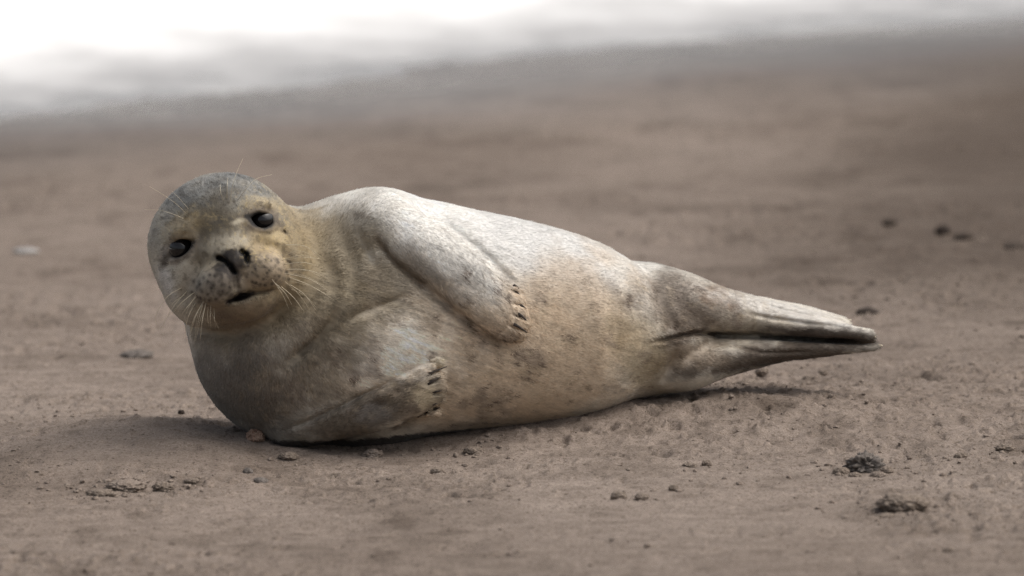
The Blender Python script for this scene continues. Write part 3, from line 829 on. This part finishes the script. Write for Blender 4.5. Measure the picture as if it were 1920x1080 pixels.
def claw(p0, p1, r, mat, lift=7):
    w0 = full_surf(*p0); w1 = full_surf(*p1)
    a = np.array([p0[0], p0[1], w0 - 1]); b = np.array([p1[0], p1[1], max(w1, w0 - 12) + 3.0])
    mid = (a + b) / 2 + np.array([0, -1.0, 3.0])
    tube('claw', cat([a.tolist() + [r], mid.tolist() + [r * 0.85], b.tolist() + [r * 0.2]], 8)[:, :3], np.linspace(r, r * 0.25, 8), mat, 8)
for a, b in (((962, 545), (974, 552)), ((971, 570), (987, 579)), ((971, 588), (988, 601)), ((963, 607), (988, 623)), ((964, 536), (973, 541))):
    claw(a, b, 3.7, M_CLAW)
for a, b in (((800, 703), (839, 686)), ((804, 719), (828, 705)), ((811, 736), (829, 731)), ((812, 757), (829, 751)), ((784, 779), (826, 763))):
    claw(a, b, 3.2, M_CLAW)
claw((808, 676), (832, 671), 4.5, M_CLAWP)
def hclaw(a, b, r, mat):
    a = pt(*a); b = pt(*b); mid = (a + b) / 2 + np.array([0, -1.5, 0])
    tube('claw', cat([a.tolist(), mid.tolist(), b.tolist()], 8), np.linspace(r, r * 0.3, 8), mat, 8)
hclaw((1570, 600, -338), (1596, 606, -348), 4.5, M_CLAWP); hclaw((1576, 605, -304), (1596, 600, -314), 4.5, M_CLAWP)
hclaw((1622, 628, -242), (1642, 632, -248), 5, M_CLAWP); hclaw((1630, 649, -248), (1655, 648, -252), 4.5, M_CLAWP)

def zz(pts): return [(270 + a * 0.3148, 300 + b * 0.3148) for a, b in pts]
WH = [([(850, 625), (960, 612), (1050, 630)], 1), ([(860, 655), (1000, 660), (1100, 695)], 1.1), ([(870, 680), (1000, 710), (1120, 785)], 1.2),
      ([(880, 700), (1010, 750), (1140, 830)], 1.2), ([(880, 740), (970, 800), (1035, 890)], 1.1), ([(830, 750), (910, 820), (970, 905)], 1),
      ([(800, 730), (860, 790), (900, 860)], .8), ([(850, 505), (980, 520), (1070, 600)], .6), ([(840, 600), (950, 570), (1030, 585)], .6),
      ([(320, 790), (250, 850), (190, 920)], 1.1), ([(340, 810), (280, 880), (235, 945)], 1.1), ([(330, 850), (290, 930), (265, 1020)], 1),
      ([(360, 870), (320, 950), (290, 1060)], 1.1), ([(395, 850), (375, 950), (360, 1075)], 1.2), ([(440, 880), (444, 940), (448, 1000)], .8),
      ([(405, 870), (404, 930), (408, 985)], .8), ([(380, 840), (340, 920), (300, 1040)], 1), ([(250, 760), (180, 800), (130, 860), (95, 930), (100, 980)], .6),
      ([(280, 780), (210, 860), (150, 960), (125, 1020)], .6), ([(270, 800), (200, 850), (165, 930)], .6),
      ([(535, 250), (550, 160), (575, 80), (610, 0)], .6), ([(580, 245), (630, 180), (690, 120), (780, 95)], .6), ([(515, 240), (518, 170), (520, 110)], .8),
      ([(495, 250), (480, 200), (475, 150)], .6), ([(275, 325), (220, 270), (150, 220), (60, 165)], .55), ([(265, 355), (190, 325), (120, 305), (30, 300)], .55), ([(290, 300), (240, 240), (190, 190)], .5)]
for z, th in WH[:17]:
    d0 = random.uniform(-26, 26), random.uniform(-30, 30); d1 = random.uniform(-40, 40), random.uniform(-45, 45)
    WH.append(([(a + d0[0] * (1 - k / 2) + d1[0] * k / 2, b + d0[1] * (1 - k / 2) + d1[1] * k / 2) for k, (a, b) in enumerate(z)], 0.45))
for i, (z, th) in enumerate(WH):
    q = zz(z); w0 = full_surf(*q[0]) - 1
    ctrl = []
    for k, (u, v) in enumerate(q):
        s = k / (len(q) - 1)
        ctrl.append((u, v, w0 + 14 * math.sin(math.pi * min(s * 1.2, 1)) * 1.2 + (8 - 10 * s) * s))
    # keep every whisker clear of the skin
    P_ = cat(ctrl, 14)
    close = field(P_ - [0, 0, 4]) < 3
    for k in range(1, 14):
        if close[k]: P_[k, 2] = max(P_[k, 2], full_surf(P_[k, 0], P_[k, 1]) + min(k, 6) * 1.6)
    rad = np.linspace(0.78 * th, 0.20, 14)
    tube('whisker', P_, rad, M_WHISK, 5)

# ------------------------------------------------------------------ the beach
CONT = [(450, 800, -5), (520, 836, -5), (600, 840, -10), (700, 838, -20), (800, 822, -40), (900, 811, -65), (1000, 797, -98), (1070, 784, -125), (1130, 764, -150), (1210, 750, -185), (1300, 735, -215)]
CW = np.array([w2s(pt(*c)[None])[0] for c in CONT])
res = CW[:, 2] - plane_z(CW[:, 0], CW[:, 1])
print('contact residuals', np.round(res, 3))
SIG = 0.20
KM = np.exp(-((CW[:, None, 0] - CW[None, :, 0]) ** 2 + (CW[:, None, 1] - CW[None, :, 1]) ** 2) / (2 * SIG ** 2))
wt = np.linalg.solve(KM + 0.05 * np.eye(len(CW)), res)

sea_pt = on_ground(0, 206); ZSEA = plane_z(sea_pt[0], sea_pt[1])
gn = np.array([GX, GY]); gl = np.linalg.norm(gn)

DENTS = [  # photograph pixel, half length, half width (m), depth (m, + hollow, - heap)
    (1763, 744, 0.012, 0.03, 0.005), (1762, 827, 0.011, 0.025, 0.005), (1740, 743, 0.03, 0.03, -0.002),
    (230, 908, 0.045, 0.06, -0.008), (270, 918, 0.03, 0.04, 0.008), (305, 905, 0.025, 0.04, -0.007), (350, 908, 0.03, 0.03, -0.004),
    (1700, 950, 0.05, 0.09, -0.009), (1740, 985, 0.04, 0.06, -0.004), (1790, 868, 0.06, 0.05, -0.006), (1490, 998, 0.05, 0.05, -0.004),
    (1350, 735, 0.05, 0.06, -0.006), (1410, 722, 0.05, 0.06, -0.005), (1290, 745, 0.05, 0.06, -0.004), (1420, 745, 0.04, 0.06, 0.004),
    (1800, 705, 0.10, 0.07, -0.004), (255, 668, 0.02, 0.05, -0.002), (640, 997, 0.04, 0.06, 0.005), (870, 1026, 0.03, 0.05, 0.005),
    (330, 820, 0.07, 0.10, 0.003), (1625, 583, 0.02, 0.05, 0.004), (560, 860, 0.03, 0.03, -0.003)]
DENTW = [(on_ground(u, v), a, b, d) for u, v, a, b, d in DENTS]

FRONT = [tuple(c[:2] + np.array([0.0, -0.075])) for c in CW[1:10]]      # sand pushed up along the near side of the body
def ground_z(x, y, detail=True):
    z = plane_z(x, y)
    s = (z - ZSEA) / gl
    far = np.where(s < 0, 1.0, 0.0)
    g = np.exp(-((x[:, None] - CW[None, :, 0]) ** 2 + (y[:, None] - CW[None, :, 1]) ** 2) / (2 * SIG ** 2)) @ wt
    z = z + g
    dl, tl = polydist(np.stack([x, y], 1).astype(np.float32), CW[1:9, :2])
    z = z + 0.014 * np.exp(-(dl / 0.05) ** 2)
    if detail:
        df, _ = polydist(np.stack([x, y], 1).astype(np.float32), FRONT)
        z = z + 0.007 * np.exp(-(df / 0.022) ** 2) * (0.5 + 1.2 * np.clip(fbm(np.stack([x, y, 0 * x], 1), (16, 14, 1), 3, 110), -0.4, 1))
        P = np.stack([x, y, np.zeros_like(x)], 1)
        near = np.clip(1.5 - np.abs(y) / 5, 0.15, 1)
        z = z + 0.0045 * fbm(P, (1.6, 2.2, 1), 3, 101) + 0.010 * fbm(P, (0.7, 0.6, 1), 2, 111) * sstep(2.5, 5.0, y)
        z = z + near * 0.0035 * fbm(P, (7, 12, 1), 3, 102)
        rough = sstep(-0.15, 0.45, fbm(P, (2.2, 2.8, 1), 3, 103) + 0.8 * np.exp(-((x - 0.33) ** 2 / 0.06 + (y - 0.35) ** 2 / 0.3)) + 0.25 * np.exp(-((x - 0.6) ** 2 + (y - 0.1) ** 2) / 0.1) + 0.2 * np.exp(-((x + 0.5) ** 2 + (y + 0.1) ** 2) / 0.1))
        z = z + near * (0.0016 + 0.0040 * rough) * fbm(P, (55, 45, 1), 3, 104)
        z = z + near * 0.0030 * fbm(P, (7, 38, 1), 2, 108) + near * 0.0016 * fbm(P, (24, 100, 1), 2, 109)
        # small pits and crumbly edges
        n5 = fbm(P, (38, 30, 1), 2, 105)
        z = z - near * (0.0025 + 0.0075 * rough) * sstep(0.30, 0.62, n5)
        n6 = fbm(P, (95, 80, 1), 2, 106)
        z = z + near * (0.0016 + 0.0038 * rough) * sstep(0.28, 0.6, n6)
        wob = 1 + 0.5 * fbm(P, (40, 40, 1), 3, 107)
        for c, a, b, d in DENTW:
            q = ((x - c[0]) / a) ** 2 + ((y - c[1]) / b) ** 2
            k = q < 9
            z[k] -= d * np.exp(-q[k] * wob[k]) * (1 + 0.5 * n6[k])
    return z

def gz(x, y): return float(ground_z(np.array([x]), np.array([y]))[0])

def axis(a, b, step, far, g=1.12):
    core = np.arange(a, b + step / 2, step); lo = []; hi = []; d = step; p = a
    while p > -far: d *= g; p -= d; lo.append(p)
    d = step; p = b
    while p < far: d *= g; p += d; hi.append(p)
    return np.concatenate([lo[::-1], core, hi])
def yaxis():
    core = [-1.9]
    while core[-1] < 9.0: core.append(core[-1] + (0.0065 if core[-1] < 0.9 else 0.0065 + 0.006 * (core[-1] - 0.9)))
    lo = []; d = 0.0065; p = core[0]
    while p > -600: d *= 1.2; p -= d; lo.append(p)
    hi = []; d = 0.06; p = core[-1]
    while p < 1500: d *= 1.2; p += d; hi.append(p)
    return np.array(lo[::-1] + core + hi)
XA = axis(-0.92, 0.95, 0.0032, 1500, 1.16); YA = yaxis()
XX, YY = np.meshgrid(XA, YA, indexing='ij')
xf, yf = XX.ravel().astype(np.float64), YY.ravel().astype(np.float64)
zf = np.empty_like(xf)
for k in range(0, len(xf), 200000): zf[k:k + 200000] = ground_z(xf[k:k + 200000].copy(), yf[k:k + 200000].copy())
# far from shore the slope levels out both ways
sl = (plane_z(xf, yf) - ZSEA) / gl
zf = np.where(sl > 14, zf - (plane_z(xf, yf) - ZSEA) + gl * (14 + 6 * (1 - np.exp(-(sl - 14) / 6))), zf)
zf = np.where(sl < -20, ZSEA - gl * (20 + 10 * (1 - np.exp((sl + 20) / 10))), zf)
nx, ny = len(XA), len(YA)
ix = np.arange((nx - 1) * (ny - 1)); i_, j_ = ix // (ny - 1), ix % (ny - 1)
GQ = np.stack([i_ * ny + j_, (i_ + 1) * ny + j_, (i_ + 1) * ny + j_ + 1, i_ * ny + j_ + 1], 1)
sand = mesh_obj('beach_sand', np.stack([xf, yf, zf], 1), GQ, M_SAND)
PW = np.stack([xf, yf, 0 * xf], 1)
wn = fbm(PW, (0.9, 0.7, 1), 4, 120)
damp_tone = np.clip(0.30 * sstep(0.1, 0.6, wn) + 1.35 * sstep(0.0, 1.1, xf - 0.2 + 0.3 * wn) * sstep(0.2, 3.0, yf) + 0.5 * (1 - sstep(0.3, 1.6, sl - 0.9 * wn)), 0, 1)
w2 = fbm(PW, (5, 4, 1), 3, 121); w3 = fbm(PW, (15, 9, 1), 3, 122); w4 = fbm(PW, (40, 22, 1), 2, 123)
damp_tone = np.clip(damp_tone + 0.34 * sstep(0.08, 0.5, w2) + 0.42 * sstep(0.2, 0.55, w3) + 0.30 * sstep(0.25, 0.6, w4), 0, 1)
gloss = 1 - sstep(0.0, 1.5, sl + 0.6 * wn)
damp_tone = np.clip(damp_tone + 0.22 * sstep(-0.5, -1.4, yf), 0, 1)  # darker tone towards the camera
set_col(sand, 'wet_and_dark', np.stack([damp_tone, gloss, 0 * damp_tone], 1))
tag(sand, 'brown-grey beach sand sloping down to the water', kind='structure')

# ------------------------------------------------------------------ the sea: swash sheet with foam
def sea_material():
    m, t, p = newmat('sea_water')
    geo = N(t, 'ShaderNodeNewGeometry'); at = N(t, 'ShaderNodeAttribute', attribute_name='foam')
    n = N(t, 'ShaderNodeTexNoise', Scale=5.0, Detail=6, Roughness=0.6); t.links.new(geo.outputs['Position'], n.inputs['Vector'])
    ad = N(t, 'ShaderNodeMath', operation='ADD'); t.links.new(at.outputs['Fac'], ad.inputs[0])
    sc = N(t, 'ShaderNodeMath', operation='MULTIPLY_ADD'); sc.inputs[1].default_value = 0.7; sc.inputs[2].default_value = -0.35
    t.links.new(n.outputs['Fac'], sc.inputs[0]); t.links.new(sc.outputs[0], ad.inputs[1])
    r = N(t, 'ShaderNodeMapRange'); r.inputs['From Min'].default_value = 0.30; r.inputs['From Max'].default_value = 0.80; r.clamp = True
    t.links.new(ad.outputs[0], r.inputs['Value'])
    mx = N(t, 'ShaderNodeMix', data_type='RGBA'); mx.inputs[6].default_value = (0.30, 0.29, 0.28, 1); mx.inputs[7].default_value = (0.78, 0.775, 0.76, 1)
    t.links.new(r.outputs[0], mx.inputs[0]); t.links.new(mx.outputs[2], p.inputs['Base Color'])
    rg = N(t, 'ShaderNodeMapRange'); rg.inputs['To Min'].default_value = 0.25; rg.inputs['To Max'].default_value = 0.8
    t.links.new(r.outputs[0], rg.inputs['Value']); t.links.new(rg.outputs[0], p.inputs['Roughness'])
    p.inputs['IOR'].default_value = 1.33
    b = N(t, 'ShaderNodeBump', Strength=0.4, Distance=0.02); t.links.new(n.outputs['Fac'], b.inputs['Height']); t.links.new(b.outputs[0], p.inputs['Normal'])
    return m
xs = axis(-3.0, 4.0, 0.06, 1500, 1.2); ys = axis(3.0, 16.0, 0.06, 1500, 1.2)
AX, AY = np.meshgrid(xs, ys, indexing='ij'); xw, yw = AX.ravel(), AY.ravel()
PW = np.stack([xw, yw, 0 * xw], 1)
sw_ = (plane_z(xw, yw) - ZSEA) / gl            # metres landward of the still waterline
fo = fbm(PW, (0.8, 0.6, 1), 4, 130)
bore = np.exp(-((sw_ + 1.1 + 0.5 * fo) / 0.5) ** 2) * 0.07 + np.exp(-((sw_ + 3.6 + 0.8 * fo) / 0.8) ** 2) * 0.14
zw = ZSEA + 0.004 + np.where(sw_ < 0.4, bore, 0) + 0.02 * fbm(PW, (1.5, 2.5, 1), 4, 131) * sstep(0.0, -2.0, sw_)
nx, ny = len(xs), len(ys); ix = np.arange((nx - 1) * (ny - 1)); i_, j_ = ix // (ny - 1), ix % (ny - 1)
WQ = np.stack([i_ * ny + j_, (i_ + 1) * ny + j_, (i_ + 1) * ny + j_ + 1, i_ * ny + j_ + 1], 1)
sea = mesh_obj('sea_water', np.stack([xw, yw, zw], 1), WQ, sea_material())
fm = np.clip(0.30 + 0.70 * sstep(0.15, -1.1, sw_ + 0.35 * fo), 0, 1) * (1 - 0.6 * sstep(-14, -30, sw_))
set_col(sea, 'foam', np.stack([fm] * 3, 1))
tag(sea, 'white foaming shallow water running up the beach', kind='structure')

# ------------------------------------------------------------------ lumps, stones and shells on the sand
def ico(sub):
    t_ = (1 + 5 ** 0.5) / 2
    v = [(-1, t_, 0), (1, t_, 0), (-1, -t_, 0), (1, -t_, 0), (0, -1, t_), (0, 1, t_), (0, -1, -t_), (0, 1, -t_), (t_, 0, -1), (t_, 0, 1), (-t_, 0, -1), (-t_, 0, 1)]
    f = [(0, 11, 5), (0, 5, 1), (0, 1, 7), (0, 7, 10), (0, 10, 11), (1, 5, 9), (5, 11, 4), (11, 10, 2), (10, 7, 6), (7, 1, 8), (3, 9, 4), (3, 4, 2), (3, 2, 6), (3, 6, 8), (3, 8, 9), (4, 9, 5), (2, 4, 11), (6, 2, 10), (8, 6, 7), (9, 8, 1)]
    v = [np.array(x) / np.linalg.norm(x) for x in v]
    for _ in range(sub):
        cache = {}; nf = []
        def md(a, b):
            k = (min(a, b), max(a, b))
            if k not in cache:
                q = v[a] + v[b]; v.append(q / np.linalg.norm(q)); cache[k] = len(v) - 1
            return cache[k]
        for a, b, c in f:
            x, y, z = md(a, b), md(b, c), md(c, a); nf += [(a, x, z), (b, y, x), (c, z, y), (x, y, z)]
        f = nf
    return np.array(v), np.array(f)
I1, I1F = ico(1); I4, I4F = ico(4)

def lump(name, u, v, wpx, hpx, mat, label, cat_, group=None, rough=0.35, seed=0, depth=1.0, sink=0.28, freq=1.7):
    g = on_ground(u, v); x, y = g[0], g[1]
    z = gz(x, y)
    k = (np.linalg.norm(CAM - g)) / DIST
    a, h = wpx * SC * k / 2, hpx * SC * k
    d = I4.copy(); nzv = fbm(d + seed * 3.1, freq, 5, 200 + seed, 0.72) + 0.35 * np.abs(noise(d + seed, freq * 3.0, 300 + seed))
    q = d * (1 + rough * nzv[:, None])
    q = q * np.array([a, a * depth, h * 0.62]); q[:, 2] += h * (0.62 - sink) * 0.75
    o = mesh_obj(name, q, I4F, mat, loc=(x, y, z))
    o.rotation_euler = (0, 0, random.uniform(-0.5, 0.5))
    return tag(o, label, cat_, group)

G1 = 'lumps of sand on the beach'
LUMPS = [  # name, pixel, size, material, label, category, roughness, seed, frequency

    ('sand_lump', 1622, 880, 62, 32, M_GREY, 'largest dark grey crumbly lump in the cluster right of and below the tail', 'lump', 0.85, 1, 2.6),
    ('sand_lump', 1577, 886, 30, 14, M_CLOD, 'low brown lump touching the left side of the big dark crumbly lump', 'lump', 0.35, 2, 1.7),
    ('sand_lump', 1663, 885, 24, 13, M_CLOD, 'small brown lump touching the right side of the big dark crumbly lump', 'lump', 0.35, 3, 1.7),
    ('sand_lump', 1603, 893, 22, 9, M_CLOD, 'small flat lump just in front of the big dark crumbly lump', 'lump', 0.4, 4, 1.7),
    ('sand_lump', 1648, 893, 30, 9, M_PALE, 'pale flat crumb in front and right of the big dark crumbly lump', 'lump', 0.5, 5, 2.4),
    ('sand_lump', 1692, 962, 84, 24, M_CLOD, 'broad blurred sand heap in the lower right corner of the beach', 'sand heap', 0.5, 6, 2.6),
    ('sand_lump', 1662, 972, 40, 11, M_CLOD, 'low blurred lump at the left foot of the broad sand heap', 'lump', 0.5, 61, 2.4),
    ('sand_lump', 1160, 934, 28, 18, M_CLOD, 'larger round lump of the pair in front of the belly', 'lump', 0.3, 7, 1.5),
    ('sand_lump', 1203, 934, 24, 13, M_CLOD, 'smaller round lump of the pair in front of the belly', 'lump', 0.35, 8, 1.7),
    ('pebble', 1625, 584, 40, 15, M_DARK, 'flat dark pebble just beyond the tail tip', 'pebble', 0.2, 9, 1.2),
    ('pebble', 1768, 440, 27, 20, M_DARK, 'blurred round dark stone far behind the tail on the right', 'stone', 0.2, 10, 1.3),
    ('sand_lump', 1808, 450, 34, 13, M_DAMP, 'blurred low lump right beside the round dark far stone', 'lump', 0.3, 11, 1.5),
    ('sand_lump', 1668, 426, 26, 13, M_DAMP, 'blurred far lump left of the round dark stone', 'lump', 0.3, 12, 1.5),
    ('sand_lump', 1905, 466, 44, 12, M_DAMP, 'blurred low lump at the far right edge behind the tail', 'lump', 0.3, 13, 1.5),
    ('sand_lump', 887, 848, 32, 12, M_CLOD, 'brown slab of sand lying just below the belly', 'lump', 0.35, 14, 1.6),
    ('sand_lump', 820, 881, 26, 11, M_CLOD, 'small pointed lump on open sand below the lower fore flipper', 'lump', 0.4, 15, 1.6),
    ('sand_lump', 541, 862, 36, 11, M_CLOD, 'flat lump right beneath the lowest point of the chest', 'lump', 0.4, 16, 1.7),
    ('sand_lump', 700, 850, 34, 13, M_PALE, 'pale crumbled sand against the underside below the lower fore flipper', 'lump', 0.5, 17, 2.5),
    ('shell', 480, 848, 27, 22, M_SHELL, 'broken pinkish shell at the front of the chest', 'shell', 1.1, 18, 1.3),
    ('pebble', 465, 890, 19, 13, M_GREY, 'small round grey pebble in front of the chest', 'pebble', 0.2, 19, 1.2),
    ('pebble', 489, 906, 27, 11, M_GREY, 'long flat grey pebble in front of the small round one', 'pebble', 0.25, 20, 1.3),
    ('sand_lump', 237, 921, 66, 15, M_PALE, 'long low ridge of scuffed sand on the lower left', 'lump', 0.5, 21, 2.5),
    ('sand_lump', 190, 930, 50, 10, M_CLOD, 'low crumbs at the left end of the scuffed sand ridge', 'lump', 0.5, 22, 2.5),
    ('sand_lump', 305, 921, 36, 17, M_CLOD, 'tall crumbly lump at the right end of the scuffed sand ridge', 'lump', 0.55, 23, 2.2),
    ('sand_lump', 360, 912, 28, 9, M_CLOD, 'small flat lump trailing right of the scuffed sand ridge', 'lump', 0.4, 24, 1.8),
    ('pebble', 257, 671, 56, 14, M_GREY, 'flat grey stone on the smooth sand left of the neck', 'stone', 0.35, 25, 1.6),
    ('pebble', 340, 795, 12, 9, M_DARK, 'tiny dark pebble left of the chest', 'pebble', 0.2, 26, 1.2),
    ('sand_lump', 1298, 731, 32, 11, M_CLOD, 'dark lump closest to the underside of the hind flippers', 'lump', 0.45, 27, 2.0),
    ('sand_lump', 1335, 739, 24, 9, M_CLOD, 'small lump in the row below the hind flippers, second from the body', 'lump', 0.4, 28, 2.0),
    ('sand_lump', 1366, 740, 28, 8, M_CLOD, 'flat lump midway along the row below the hind flippers', 'lump', 0.4, 29, 2.0),
    ('sand_lump', 1405, 741, 44, 13, M_CLOD, 'biggest dark lump at the right end of the row below the hind flippers', 'lump', 0.5, 30, 2.2),
    ('sand_lump', 1428, 718, 24, 13, M_CLOD, 'rounded lump behind the right end of the row below the hind flippers', 'lump', 0.4, 31, 2.0),
    ('sand_lump', 1357, 713, 20, 10, M_CLOD, 'single lump close under the middle of the lower hind flipper', 'lump', 0.4, 32, 2.0),
    ('sand_lump', 1520, 716, 26, 10, M_CLOD, 'lump below the hind flipper toes, left of the highest small one', 'lump', 0.4, 33, 2.0),
    ('sand_lump', 1543, 704, 18, 10, M_CLOD, 'small lump nearest below the hind flipper tips', 'lump', 0.4, 34, 2.0),
    ('sand_lump', 1480, 745, 14, 9, M_CLOD, 'small round lump right of the row below the hind flippers', 'lump', 0.4, 35, 1.7),
    ('sand_lump', 1885, 846, 34, 13, M_CLOD, 'dark crumbly lump near the right edge, level with the underside of the chest', 'lump', 0.5, 36, 2.3),
    ('sand_lump', 1802, 868, 22, 12, M_CLOD, 'small brown lump on the low sand ridge at the right', 'lump', 0.4, 37, 1.8),
    ('sand_lump', 1535, 781, 28, 8, M_CLOD, 'thin flat lump on the sand right of the belly, below the tail', 'lump', 0.4, 38, 1.9),
    ('sand_lump', 1325, 873, 18, 10, M_CLOD, 'small dark lump on the open sand below the pelvis', 'lump', 0.45, 39, 1.9),
    ('sand_lump', 1293, 876, 26, 6, M_CLOD, 'thin crumbly strip left of the small dark lump below the pelvis', 'lump', 0.5, 40, 2.5),
    ('sand_lump', 1263, 915, 18, 10, M_CLOD, 'small lump right and behind the pair in front of the belly', 'lump', 0.4, 41, 1.8),
    ('sand_lump', 1779, 1036, 22, 11, M_CLOD, 'blurred lump near the bottom edge at the right', 'lump', 0.3, 42, 1.6),
    ('shell', 48, 476, 44, 10, M_WHITE, 'blurred white shell fragment by the left edge, level with the eyes', 'shell', 0.3, 43, 1.3),
]
for nm, u, v, wp, hpx, mat, lab, ct, ro, sd_, fq in LUMPS:
    lump(nm, u, v, wp, hpx, mat, lab, ct, rough=ro, seed=sd_, freq=fq)

# crumbs too many and too small to pick apart
def crumbs(n):
    cand = 0; xs_, ys_, rs_ = [], [], []
    x = rng.uniform(-0.95, 1.0, n * 8); y = rng.uniform(-1.7, 2.6, n * 8)
    P = np.stack([x, y, 0 * x], 1)
    dens = sstep(0.0, 0.5, fbm(P, (3.0, 3.5, 1), 3, 140)) + 0.8 * np.exp(-((x - 0.33) ** 2 / 0.03 + (y - 0.45) ** 2 / 0.3)) + 0.06
    for L_ in LUMPS:
        if L_[0] == 'sand_lump':
            g = on_ground(L_[1], L_[2]); a = L_[3] * SC
            dens += 2.5 * np.exp(-((x - g[0]) ** 2 / (1.2 * a) ** 2 + (y - g[1]) ** 2 / (2.2 * a) ** 2))
    k = rng.random(n * 8) < dens * 0.35
    x, y = x[k][:n], y[k][:n]; m_ = len(x)
    r = 0.0008 + 0.0030 * rng.random(m_) ** 5
    z = ground_z(x.copy(), y.copy())
    V_ = I1[None] * (1 + 0.28 * rng.normal(size=(m_, len(I1), 1))) * (r[:, None, None] * np.stack([0.8 + 0.6 * rng.random(m_), 0.8 + 0.6 * rng.random(m_), 0.5 + 0.4 * rng.random(m_)], 1)[:, None, :])
    V_ = V_ + np.stack([x, y, z + 0.25 * r], 1)[:, None, :]
    F_ = (I1F[None] + (np.arange(m_) * len(I1))[:, None, None]).reshape(-1, 3)
    o = mesh_obj('sand_crumbs', V_.reshape(-1, 3), F_, M_PALE)
    tag(o, 'fine crumbs of sand scattered over the beach', kind='stuff')
crumbs(6000)
